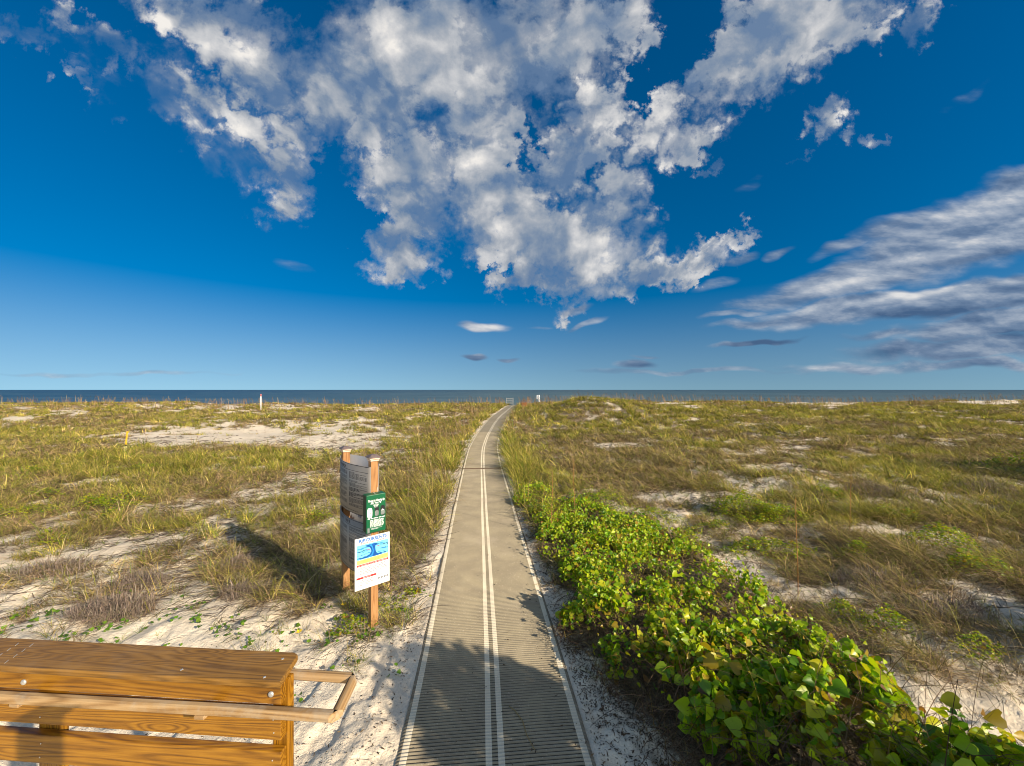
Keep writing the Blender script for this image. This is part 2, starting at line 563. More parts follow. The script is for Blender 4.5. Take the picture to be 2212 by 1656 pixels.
def wood(name, dark, mid, light, scale=1.0, rough=0.55, knots=True, spec=0.35, weather=0.0):
    """boards run along their local X"""
    m, N, p, o = new_mat(name)
    tc = N.n('ShaderNodeTexCoord').outputs['Object']
    oi = N.n('ShaderNodeObjectInfo').outputs['Random']
    off = N.n('ShaderNodeCombineXYZ')
    N.put(off.inputs[0], N.math('MULTIPLY', oi, 17.0)); N.put(off.inputs[1], N.math('MULTIPLY', oi, 5.0)); N.put(off.inputs[2], N.math('MULTIPLY', oi, 3.0))
    P = N.vmath('ADD', tc, off.outputs[0])
    mp = N.n('ShaderNodeMapping')
    mp.inputs['Scale'].default_value = (0.5 * scale, 9 * scale, 9 * scale)
    N.put(mp.inputs['Vector'], P)
    big = N.noise(mp.outputs[0], 1.0, 1.5, 0.4).outputs[0]
    ringv = N.math('MULTIPLY', big, 105.0)
    if knots:
        mk = N.n('ShaderNodeMapping')
        mk.inputs['Scale'].default_value = (1.7 * scale, 6.5 * scale, 6.5 * scale)
        N.put(mk.inputs['Vector'], P)
        vo = N.n('ShaderNodeTexVoronoi')
        vo.inputs['Scale'].default_value = 1.0
        N.put(vo.inputs['Vector'], mk.outputs[0])
        kd = vo.outputs['Distance']
        pull = N.maprange(kd, 0.0, 0.42, 1.0, 0.0)
        ringv = N.math('ADD', ringv, N.math('MULTIPLY', pull, 22.0))
    ring = N.math('ADD', N.math('MULTIPLY', N.math('SINE', ringv), 0.5), 0.5)
    ring = N.math('POWER', ring, 0.75)
    mf = N.n('ShaderNodeMapping')
    mf.inputs['Scale'].default_value = (6 * scale, 160 * scale, 160 * scale)
    N.put(mf.inputs['Vector'], P)
    fine = N.noise(mf.outputs[0], 1.0, 3, 0.6).outputs[0]
    v = N.math('ADD', N.math('MULTIPLY', ring, 0.40), N.math('MULTIPLY', fine, 0.68))
    patch = N.noise(P, 3.5 * scale, 3, 0.5).outputs[0]
    v = N.math('ADD', v, N.math('MULTIPLY', N.math('SUBTRACT', patch, 0.5), 0.5))
    col = N.ramp(v, [(0.08, dark), (0.45, mid), (0.95, light)])
    if knots:
        kk = N.maprange(kd, 0.04, 0.10, 1.0, 0.0)
        col = N.mix(N.math('MULTIPLY', kk, 0.85), col, tuple(c * 0.35 for c in dark[:3]) + (1,))
    if weather:
        wn = N.maprange(N.noise(P, 7.0, 5, 0.65).outputs[0], 0.45, 0.7)
        col = N.mix(N.math('MULTIPLY', wn, weather), col, srgb(176, 165, 146))
    N.put(p.inputs['Base Color'], col)
    p.inputs['Roughness'].default_value = rough
    p.inputs['Specular IOR Level'].default_value = spec
    bump(N, p, v, 0.35, 0.003)
    return m


# ------------------------------------------------------------------ what grows where
# cover of the dune grass as seen from the walkway: columns run left to right, rows from the crest to the feet
COV_ROWS = [860, 880, 900, 930, 950, 970, 1000, 1040, 1080, 1110, 1160, 1200, 1250, 1300, 1360, 1420, 1480, 1560, 1660]
COV = """
999888999999988
787677999999798
789888999999999
894233999999999
971001999888889
889853999865689
988875899856899
789946899845658
878758995366789
766568991266788
644438991762566
334459955556777
225358725225677
122459422325666
021127111114566
000012000001455
000000000000134
000000000000012
000000000000000
""".split()
COV_A = np.array([[int(c) for c in r] for r in COV_ROWS and COV], float) / 9.0


def cover(x, y, z=None):
    if z is None:
        z = ground_z(x, y)
    px, py = proj(x, y, z)
    c = np.clip(px / 158.0, 0, 13.999)
    r = np.interp(py, COV_ROWS, np.arange(len(COV_ROWS)))
    r = np.clip(r, 0, len(COV_ROWS) - 1.001)
    ci = c.astype(int); ri = r.astype(int); fc = c - ci; fr = r - ri
    A = COV_A
    v = (A[ri, ci] * (1 - fc) + A[ri, ci + 1] * fc) * (1 - fr) + (A[ri + 1, ci] * (1 - fc) + A[ri + 1, ci + 1] * fc) * fr
    return v


# open sand breaks along the crest and on the far slopes
BREAKS = [(320, 877, 34, 5), (500, 880, 24, 5), (610, 880, 30, 6), (430, 881, 22, 4), (680, 877, 14, 5), (800, 884, 26, 4), (1455, 872, 36, 4), (1740, 870, 64, 5), (1810, 874, 44, 5), (2140, 868, 80, 7),
          (1500, 879, 22, 4), (150, 890, 44, 6), (40, 905, 40, 7), (1340, 962, 70, 6), (1640, 1012, 40, 10), (1880, 1012, 40, 8), (1460, 1075, 90, 16), (1590, 1045, 40, 12), (640, 1030, 30, 12), (350, 950, 80, 10), (540, 948, 90, 12), (720, 965, 90, 8)]


def grass_noise(x, y):
    return fbm(x * 0.8, y * 0.8, 4, 21) * 1.3 + fbm(x * 2.9, y * 2.9, 3, 25) * 1.35


def grown(x, y, z):
    """how thickly the grass stands, 0..1"""
    px, py = proj(x, y, z)
    op = 0
    for cx, cy, rx, ry in BREAKS:
        op = np.maximum(op, sstep(1.25, 0.75, np.sqrt(((px - cx) / rx) ** 2 + ((py - cy) / ry) ** 2)))
    g = np.clip(cover(x, y, z) * 1.35 - 0.40 + grass_noise(x, y) * 1.7, 0, 1)
    g = g * (1 - 0.93 * op)
    return g * sstep(0.86, 1.2, np.abs(x - PATH_X(y))) * sstep(3.2, 4.5, y)


# footprint of the vine thicket right of the path (x as a function of y)
VINE_L = smooth_curve([-2, 1, 2, 3, 4, 5, 6, 8, 9.5, 11.5, 13], [1.9, 1.75, 1.62, 1.32, 0.92, 0.72, 0.58, 0.42, 0.30, 0.12, 0.0])
VINE_R = smooth_curve([-2, 1, 2, 3, 4, 5, 6, 8, 9.5, 11.5, 13], [7.5, 6.0, 3.4, 3.1, 3.3, 3.5, 3.3, 3.0, 2.0, 1.1, 0.5])


def vine_in(x, y):
    d = np.minimum(x - VINE_L(y), VINE_R(y) - x)
    d = np.minimum(d, (12.0 - y) * .5)
    return d + 0.70 * fbm(x * 1.3, y * 1.3, 3, 61) + 0.85 * fbm(x * 0.55, y * 0.6, 2, 63) * sstep(0.4, 1.4, x - VINE_L(y))


# ------------------------------------------------------------------ sand, sea
def make_ground():
    ys = [-14.0]
    while ys[-1] < 1.0: ys.append(ys[-1] + 0.5)
    while ys[-1] < 135:
        y = ys[-1]
        ys.append(y + max(0.028, 0.0075 * y * (1 + y / 30)))
    ys = np.array(ys)
    nc = 640
    t = np.linspace(-1, 1, nc)
    t = 0.55 * t + 0.45 * t ** 3
    half = 5 + 1.7 * np.maximum(ys, 0) + 3.5 * np.maximum(ys - 45, 0)
    X = t[None, :] * half[:, None] + PATH_X(ys)[:, None] * 0.0
    Y = np.repeat(ys[:, None], nc, 1)
    Z = ground_z(X, Y, micro=True)
    n = len(ys)
    idx = np.arange(n * nc).reshape(n, nc)
    F = np.stack([idx[:-1, :-1], idx[:-1, 1:], idx[1:, 1:], idx[1:, :-1]], -1).reshape(-1, 4)
    me = np_mesh('ground', np.stack([X, Y, Z], -1).reshape(-1, 3), F)
    at_ = me.attributes.new('litter', 'FLOAT', 'POINT')
    at_.data.foreach_set('value', np.maximum(grown(X, Y, Z), 0.9 * sstep(-0.22, 0.2, vine_in(X, Y))).astype(np.float32).ravel())
    m, N, p, o = new_mat('sand')
    tc = N.n('ShaderNodeNewGeometry').outputs['Position']
    a = N.noise(tc, 1.4, 5, 0.6).outputs[0]
    b = N.noise(tc, 60, 3, 0.6).outputs[0]
    col = N.ramp(a, [(0.3, (0.72, 0.60, 0.45, 1)), (0.55, (0.83, 0.72, 0.56, 1)), (0.75, (0.87, 0.78, 0.63, 1))])
    col = N.mix(N.maprange(b, 0.35, 0.7, 0.30, 0.0), col, (0.52, 0.42, 0.31, 1))
    speck = N.noise(tc, 150, 2, 0.7).outputs[0]
    col = N.mix(N.maprange(speck, 0.66, 0.74, 0.0, 0.55), col, (0.16, 0.11, 0.07, 1))
    # trampled plant bits worked into the sand
    mp = N.n('ShaderNodeMapping'); mp.inputs['Rotation'].default_value = (0, 0, R(38)); mp.inputs['Scale'].default_value = (3, 16, 1)
    N.put(mp.inputs['Vector'], tc)
    st = N.noise(mp.outputs[0], 1.3, 5, 0.65, 0.6).outputs[0]
    sep = N.n('ShaderNodeSeparateXYZ'); N.put(sep.inputs[0], tc)
    far = N.maprange(sep.outputs[1], 4.0, 6.0)
    lt0 = N.n('ShaderNodeAttribute', attribute_name='litter').outputs['Fac']
    far = N.math('MULTIPLY', far, N.maprange(lt0, 0.0, 0.25, 0.30, 1.0))
    col = N.mix(N.math('MULTIPLY', N.maprange(st, 0.56, 0.68), N.math('MULTIPLY', far, 0.75)), col, (0.22, 0.15, 0.085, 1))
    # dead leaves and stems that cover the sand under the grass
    lt = N.n('ShaderNodeAttribute', attribute_name='litter').outputs['Fac']
    mp2 = N.n('ShaderNodeMapping'); mp2.inputs['Rotation'].default_value = (0, 0, R(-40)); mp2.inputs['Scale'].default_value = (5, 14, 5)
    N.put(mp2.inputs['Vector'], tc)
    ln = N.noise(mp2.outputs[0], 1.6, 6, 0.68, 0.8).outputs[0]
    amt = N.maprange(N.math('ADD', lt, N.math('MULTIPLY', N.math('SUBTRACT', ln, 0.5), 1.5)), 0.30, 0.78)
    lc = N.mix(N.maprange(N.noise(tc, 40, 4, 0.7).outputs[0], 0.35, 0.65), (0.085, 0.060, 0.036, 1), (0.24, 0.175, 0.10, 1))
    col = N.mix(N.math('MULTIPLY', amt, 0.88), col, lc)
    N.put(p.inputs['Base Color'], col)
    p.inputs['Roughness'].default_value = 0.95
    p.inputs['Specular IOR Level'].default_value = 0.1
    hb = N.math('ADD', N.math('MULTIPLY', N.noise(tc, 14, 4, 0.6).outputs[0], 1.0), N.math('MULTIPLY', N.noise(tc, 90, 3, 0.6).outputs[0], 0.25))
    bump(N, p, hb, 0.9, 0.03)
    g = link_mesh('ground', me, m)
    tag(g, kind='structure')


def make_sea():
    me = np_mesh('sea', [(-40000, 70, SEA_Z), (40000, 70, SEA_Z), (40000, 40000, SEA_Z), (-40000, 40000, SEA_Z)], np.array([[0, 1, 2, 3]]))
    m, N, p, o = new_mat('sea_water')
    tc = N.n('ShaderNodeNewGeometry').outputs['Position']
    mp = N.n('ShaderNodeMapping'); mp.inputs['Scale'].default_value = (0.012, 0.05, 1)
    N.put(mp.inputs['Vector'], tc)
    a = N.noise(mp.outputs[0], 1.0, 6, 0.62).outputs[0]
    sep = N.n('ShaderNodeSeparateXYZ'); N.put(sep.inputs[0], tc)
    d = N.math('LOGARITHM', N.math('MAXIMUM', sep.outputs[1], 10.0), 10.0)
    shallow = N.maprange(d, 2.1, 3.3, 1.0, 0.0)
    side = N.maprange(N.math('DIVIDE', sep.outputs[0], N.math('MAXIMUM', sep.outputs[1], 1.0)), -0.9, 0.15)
    deep = N.mix(side, (0.012, 0.050, 0.105, 1), (0.035, 0.075, 0.095, 1))
    near = N.mix(side, (0.030, 0.085, 0.135, 1), (0.085, 0.135, 0.135, 1))
    col = N.mix(shallow, deep, near)
    col = N.mix(N.maprange(a, 0.46, 0.64, 0.0, 0.65), col, (0.12, 0.19, 0.21, 1))
    N.put(p.inputs['Base Color'], col)
    p.inputs['Roughness'].default_value = 0.42
    p.inputs['Specular IOR Level'].default_value = 0.28
    mp2 = N.n('ShaderNodeMapping'); mp2.inputs['Scale'].default_value = (0.12, 0.5, 1)
    N.put(mp2.inputs['Vector'], tc)
    bump(N, p, N.noise(mp2.outputs[0], 1.0, 5, 0.6).outputs[0], 1.0, 1.2)
    s = link_mesh('sea', me, m)
    tag(s, kind='structure')


# ------------------------------------------------------------------ roll-out mat path
def make_path():
    # profile across: flap, white edge, ribs, white, gap, white, ribs, white edge, flap
    U = [-0.785, -0.752, -0.697, -0.385, -0.076, -0.024, 0.024, 0.076, 0.385, 0.697, 0.752, 0.785]
    kinds = [2, 1, 0, 0, 1, 0, 1, 0, 0, 1, 2]
    pitch = 0.0325
    ys = []; hs = []; mats = []
    y = 0.6
    while y < 61:
        fine = y < 26
        if fine:
            for f, h in ((0.0, 0.0), (0.36, 0.0), (0.46, 0.0095), (0.68, 0.0130), (0.90, 0.0095)):
                ys.append(y + f * pitch); hs.append(h)
            y += pitch
        else:
            ys.append(y); hs.append(0.004); y += 0.25
    ys = np.array(ys); hs = np.array(hs)
    cx = PATH_X(ys)
    dx = np.gradient(cx, ys)
    ln = np.sqrt(1 + dx * dx)
    tx, ty = dx / ln, 1 / ln
    nx, ny = ty, -tx
    U = np.array(U)
    wav = 0.010 * fbm(ys / 1.3, ys * 0, 3, 4)
    wob = 0.03 * fbm(ys / 2.7, ys * 0 + 7, 2, 14)
    X = cx[:, None] + wob[:, None] + nx[:, None] * U[None, :]
    Y = ys[:, None] + ny[:, None] * U[None, :]
    Z = PATH_Z(ys)[:, None] + 0.012 + 0.0 * U[None, :] + wav[:, None] * (1 + 0.8 * np.sin(U * 3))[None, :]
    colh = np.array([0.0, 0.55, 0.8, 1, 0.8, 0.6, 0.6, 0.8, 1, 0.8, 0.55, 0.0])
    Z = Z + hs[:, None] * colh[None, :]
    Z[:, 0] -= 0.011; Z[:, -1] -= 0.011
    n, c = X.shape
    idx = np.arange(n * c).reshape(n, c)
    F = np.stack([idx[:-1, :-1], idx[:-1, 1:], idx[1:, 1:], idx[1:, :-1]], -1)
    mi = np.repeat(np.array(kinds)[None, :], n - 1, 0)
    seam = np.zeros(n - 1, bool)
    for sy in (14.8, 32.3, 44.0):
        seam |= np.abs(ys[:-1] - sy) < 0.11
    groove = (hs[:-1] == 0.0) & (hs[1:] == 0.0)
    mi[groove[:, None] & (mi == 0)] = 4
    mi[seam] = 3
    me = np_mesh('path', np.stack([X, Y, Z], -1).reshape(-1, 3), F.reshape(-1, 4), mat_idx=mi.reshape(-1))

    def weave(name, col, lo, gapcol, gapamt):
        m, N, p, o = new_mat(name)
        tc = N.n('ShaderNodeNewGeometry').outputs['Position']
        a = N.noise(tc, 2.3, 5, 0.6).outputs[0]
        c_ = N.mix(N.maprange(a, 0.35, 0.7), lo, col)
        f = N.noise(tc, 140, 2, 0.7).outputs[0]
        c_ = N.mix(N.maprange(f, 0.55, 0.75, 0.0, 0.35), c_, gapcol)
        # blown sand caught in the weave
        s = N.noise(tc, 55, 4, 0.7).outputs[0]
        c_ = N.mix(N.maprange(s, 0.56, 0.70, 0.0, 0.50), c_, (0.62, 0.53, 0.42, 1))
        big = N.noise(tc, 0.9, 4, 0.6).outputs[0]
        c_ = N.mix(N.maprange(big, 0.52, 0.72, 0.0, 0.40), c_, (0.46, 0.39, 0.29, 1))
        N.put(p.inputs['Base Color'], c_)
        p.inputs['Roughness'].default_value = 0.8
        p.inputs['Specular IOR Level'].default_value = 0.2
        bump(N, p, f, 0.4, 0.004)
        return m
    mats = [weave('tan_weave', (0.36, 0.305, 0.205, 1), (0.29, 0.245, 0.17, 1), (0.10, 0.08, 0.06, 1), 0.5),
            weave('white_weave', (0.74, 0.66, 0.50, 1), (0.66, 0.58, 0.44, 1), (0.30, 0.26, 0.20, 1), 0.3),
            plain('border_cloth', (0.26, 0.215, 0.15), 0.9, 0.1, 0.3, 14),
            plain('seam_strip', (0.16, 0.11, 0.075), 0.9, 0.1, 0.3, 14),
            plain('open_weave', (0.085, 0.072, 0.055), 0.9, 0.1, 0.5, 90)]
    o = link_mesh('path', me, mats)
    tag(o, kind='structure')
    o['label'] = 'tan ribbed roll-out beach mat with white edge and centre stripes leading to the sea'


make_ground()
make_sea()
make_path()


# ------------------------------------------------------------------ materials for built things
M_RAIL = wood('oiled_pine', srgb(72, 42, 8), srgb(136, 90, 16), srgb(176, 124, 32), 1.3, 0.42, True, 0.45)
M_CAP = wood('worn_oiled_pine', srgb(86, 58, 22), srgb(130, 92, 36), srgb(162, 118, 52), 1.35, 0.5, True, 0.4, 0.07)
M_GREYRAIL = wood('weathered_pine', srgb(98, 74, 46), srgb(158, 124, 82), srgb(192, 160, 116), 1.0, 0.7, False, 0.25, 0.55)
M_POST = wood('treated_pine', srgb(112, 74, 40), srgb(160, 114, 70), srgb(186, 142, 94), 1.3, 0.6, False, 0.3)
M_GREYWOOD = wood('silvered_wood', srgb(96, 98, 100), srgb(136, 138, 140), srgb(168, 168, 166), 1.0, 0.8, False, 0.2)
M_BROWNWOOD = wood('brown_wood', srgb(84, 52, 30), srgb(134, 88, 54), srgb(166, 116, 76), 1.0, 0.8, False, 0.2)
M_STEEL = plain('galvanised_steel', (0.62, 0.62, 0.60), 0.45, 0.5, 0.15, 60, 0.2, 0.6)
M_CAPMETAL = plain('dark_post_cap', srgb(112, 98, 96), 0.55, 0.4, 0.25, 25, 0.1)
M_CAPTRIM = plain('pale_cap_trim', srgb(226, 196, 170), 0.6, 0.3, 0.08, 25)
M_PANEL = plain('grey_print_panel', srgb(136, 131, 126), 0.5, 0.35, 0.05, 9)
M_PANELBACK = plain('panel_back', srgb(172, 174, 178), 0.5, 0.35, 0.05, 9)
M_PANELINK = plain('panel_ink', srgb(62, 60, 62), 0.7, 0.2, 0.1, 30)
M_WHITE = plain('sign_white', (0.80, 0.80, 0.80), 0.45, 0.4, 0.02, 9)
M_TEAL = plain('dispenser_green', srgb(0, 92, 56), 0.42, 0.45, 0.08, 9)
M_DARKSIDE = plain('dispenser_side', srgb(14, 44, 34), 0.5, 0.4, 0.15, 9)
M_BLACK = plain('print_black', (0.015, 0.015, 0.018), 0.5, 0.4, 0.1, 20)
M_GREYBAG = plain('print_grey', srgb(120, 126, 124), 0.5, 0.4, 0.2, 60)
M_TITLE = plain('print_title_blue', srgb(40, 110, 188), 0.5, 0.3, 0.08, 18)
M_RED = plain('print_red', srgb(176, 50, 48), 0.5, 0.3, 0.08, 30)
M_INK = plain('print_ink', srgb(72, 72, 78), 0.6, 0.2, 0.1, 30)
M_BROWNINK = plain('print_brown', srgb(140, 96, 80), 0.6, 0.2, 0.1, 30)
M_SANDPRINT = plain('print_sand', srgb(246, 214, 120), 0.5, 0.3, 0.06, 12)
M_SEAPRINT = plain('print_light_blue', srgb(120, 196, 238), 0.5, 0.3, 0.12, 14)
M_SEAMID = plain('print_mid_blue', srgb(46, 140, 214), 0.5, 0.3, 0.2, 22)
M_SEADEEP = plain('print_deep_blue', srgb(18, 84, 160), 0.5, 0.3, 0.25, 30)
M_SEADARK = plain('print_dark_wave', srgb(36, 70, 96), 0.5, 0.3, 0.25, 30)
M_YELLOW = plain('yellow_stake_paint', srgb(232, 186, 52), 0.6, 0.3, 0.15, 18)
M_PALEGREEN = plain('pale_stake', srgb(206, 196, 128), 0.7, 0.3, 0.15, 18)
M_PINK = plain('faded_red_cap', srgb(206, 122, 124), 0.6, 0.3, 0.1, 10)

VERT = Matrix(((0, 0, -1, 0), (0, 1, 0, 0), (1, 0, 0, 0), (0, 0, 0, 1)))      # turns a board's length upright


def beam(name, size, mat, parent, loc, rot=None, bevel=0.004, seg=2):
    """a board: length along its own X"""
    o = MB().box(size, bevel=bevel, seg=seg).build(name, mat, parent)
    o.matrix_local = Matrix.Translation(loc) @ (rot if rot is not None else Matrix.Identity(4))
    return o


# ------------------------------------------------------------------ boardwalk railing
def make_railing():
    root = empty('railing', (-0.95, 1.579, 0.0))
    root.matrix_world = Matrix(((-0.9974, -0.0724, 0, -0.95), (0.0724, -0.9974, 0, 1.579), (0, 0, 1, 0), (0, 0, 0, 1)))
    tag(root, 'golden brown wooden boardwalk railing with wide cap board and pale looped handrail', 'railing')
    L = 4.4
    # cap with a rounded far corner
    mb = MB()
    pts = [(0.0, 0.0), (L, 0.0), (L, -0.178), (0.055, -0.178)]
    for k in range(1, 6):
        a = k / 6 * math.pi / 2
        pts.append((0.055 - 0.028 * math.sin(a), -0.150 - 0.028 * math.cos(a)))
    bot = [mb.bm.verts.new((x, y, 1.714)) for x, y in pts]
    top = [mb.bm.verts.new((x, y, 1.740)) for x, y in pts]
    mb.bm.faces.new(bot[::-1]); mb.bm.faces.new(top)
    n = len(pts)
    for i in range(n):
        mb.bm.faces.new((bot[i], bot[(i + 1) % n], top[(i + 1) % n], top[i]))
    es = [e for e in mb.bm.edges if abs(e.verts[0].co.z - e.verts[1].co.z) < 1e-6]
    bmesh.ops.bevel(mb.bm, geom=es, offset=0.006, segments=3, profile=0.5, affect='EDGES')
    mb.build('cap_board', M_CAP, root)
    for z0, z1, dz in ((1.632, 1.7125, 0.0), (1.483, 1.605, 0.0), (1.312, 1.435, 0.0)):
        beam('rail_board', (L - 0.006, 0.036, z1 - z0), M_RAIL, root, (L / 2 + 0.006, -0.038, (z0 + z1) / 2), None, 0.005, 3)
    for u in (0.037, 1.118, 3.0):
        g = float(ground_z(-0.95 - 0.9974 * u, 1.579 + 0.0724 * u + 0.1))
        h = 1.713 - g + 0.3
        beam('post', (h, 0.037, 0.07 if u < 1 else 0.10), M_RAIL, root, (u, -0.0755, 1.713 - h / 2), VERT, 0.004)
    for u, z in ((0.052, 1.676), (1.185, 1.664), (2.99, 1.67)):
        m = MB()
        m.tube([(u, -0.020, z), (u, -0.0165, z), (u, -0.0135, z), (u, -0.012, z)], [0.0125, 0.0122, 0.0095, 0.004], 14)
        m.build('bolt', M_STEEL, root, True)
    # nail heads on the lower boards
    for u in (0.045, 1.11, 3.0):
        for z in (1.57, 1.515, 1.40, 1.34):
            du = random.uniform(-.006, .006)
            MB().tube([(u + du, -0.021, z), (u + du, -0.0185, z), (u + du, -0.018, z)], [0.003, 0.003, 0.002], 8).build('nail_head', M_STEEL, root)
    # handrail: near bar, end bar, far bar, mitred
    hz, w, h = 1.672, 0.040, 0.038

    def bar(p0, p1, c0, c1):
        """a bar from p0 to p1; c0, c1 shear its ends (mitre)"""
        m = MB()
        d = Vector((p1[0] - p0[0], p1[1] - p0[1], 0)); ln = d.length; d.normalize()
        s = Vector((-d.y, d.x, 0))
        prof = [(-w / 2, -h / 2 + .011), (-w / 2 + .011, -h / 2), (w / 2 - .011, -h / 2), (w / 2, -h / 2 + .011), (w / 2, h / 2 - .012), (w / 2 - .005, h / 2 - .004), (w / 2 - .012, h / 2), (-w / 2 + .012, h / 2), (-w / 2 + .005, h / 2 - .004), (-w / 2, h / 2 - .012)]
        rings = []
        for t, c in ((-ln / 2, c0), (-ln / 2 + 0.03, 0), (ln / 2 - 0.03, 0), (ln / 2, c1)):
            rings.append([m.bm.verts.new((t + c * a, a, b)) for a, b in prof])
        for r0, r1 in zip(rings, rings[1:]):
            for k in range(len(prof)):
                m.bm.faces.new((r0[k], r0[(k + 1) % len(prof)], r1[(k + 1) % len(prof)], r1[k]))
        m.bm.faces.new(rings[0][::-1]); m.bm.faces.new(rings[-1])
        mid = ((p0[0] + p1[0]) / 2, (p0[1] + p1[1]) / 2, hz)
        rot = Matrix(((d.x, s.x, 0, 0), (d.y, s.y, 0, 0), (0, 0, 1, 0), (0, 0, 0, 1)))
        o = m.build('handrail', M_GREYRAIL, root)
        o.matrix_local = Matrix.Translation(mid) @ rot
        return o
    bar((-0.27, 0.062), (L, 0.095), 0.98, 0)
    bar((-0.27, 0.062), (-0.245, -0.135), -0.86, 1.10)
    bar((-0.245, -0.135), (L, -0.185), -0.90, 0)
    for u in (0.30, 1.12, 3.0):
        MB().box((0.045, 0.07, 0.016), (u, 0.024, 1.626), None, 0.003).build('handrail_bracket', M_GREYRAIL, root)
        MB().box((0.045, 0.06, 0.03), (u + 0.16, -0.125, 1.650), None, 0.004).build('handrail_bracket', M_GREYRAIL, root)
    # staples and scratches left in the cap by an old plate
    for k in range(4):
        for q in range(2):
            u = 1.36 - 0.075 * q + 0.012 * k; y = -0.03 - 0.036 * k
            MB().box((0.002, 0.022, 0.0016), (u, y, 1.7408), Matrix.Rotation(0.5, 4, 'Z')).build('staple', M_STEEL, root)
    for u, y in ((0.085, -0.025), (0.082, -0.135), (0.47, -0.04)):
        MB().box((0.010, 0.008, 0.002), (u, y, 1.7405), Matrix.Rotation(u * 9, 4, 'Z')).build('nail_head', M_STEEL, root)
    bpy.context.view_layer.update()
    return root


make_railing()

# the deck's own corner post, just inside where the photographer stands; it shades the rail boards
dp = empty('deck_post', (-0.31, 0.37, 0))
tag(dp, 'square wooden deck corner post with a flat cap at the walkway end', 'post')
beam('post_shaft', (2.75, 0.09, 0.09), M_RAIL, dp, (0, 0, 1.10), VERT, 0.004)
MB().box((0.13, 0.13, 0.03), (0, 0, 2.487), None, 0.006, 2).build('post_cap', M_CAP, dp)


# ------------------------------------------------------------------ text and print helpers
def text_obj(body, size, mat, parent, loc, rot=(0, 0, 0), bold=0.0, shear=0.0, align='LEFT', name='lettering', width=None):
    cu = bpy.data.curves.new(name, 'FONT')
    cu.body = body; cu.size = size; cu.offset = bold; cu.shear = shear; cu.align_x = align
    cu.extrude = 0.0003
    ob = bpy.data.objects.new(name, cu)
    COL.objects.link(ob)
    bpy.context.view_layer.update()
    me = bpy.data.meshes.new_from_object(ob.evaluated_get(bpy.context.evaluated_depsgraph_get()))
    bpy.data.objects.remove(ob); bpy.data.curves.remove(cu)
    me.name = name
    if width:
        xs = [v.co.x for v in me.vertices]
        f = width / (max(xs) - min(xs))
        for v in me.vertices: v.co.x *= f
    me.materials.clear()
    o = link_mesh(name, me, mat, parent, False)
    o.matrix_local = Matrix.Translation(loc) @ Matrix.Rotation(rot[2], 4, 'Z')
    return o


def word_bars(m, x0, x1, y, h, z, mat, rng, density=0.85):
    """a line of print too small to read: strokes the length of words"""
    x = x0
    while x < x1 - h:
        w = min(rng.uniform(1.2, 5.0) * h, x1 - x)
        m.poly([(x, y, z), (x + w, y, z), (x + w, y + h, z), (x, y + h, z)], mat)
        x += w + h * rng.uniform(0.7, 1.2)


# ------------------------------------------------------------------ information board
NL = Vector((0.64, -0.768, 0)).normalized()      # end face of the posts, towards the path and the sun
NP = Vector((-0.768, -0.64, 0)).normalized()     # face that carries the printed panels
FP = Vector((-1.735, 4.825, 0)); RP = Vector((-2.44, 5.66, 0))


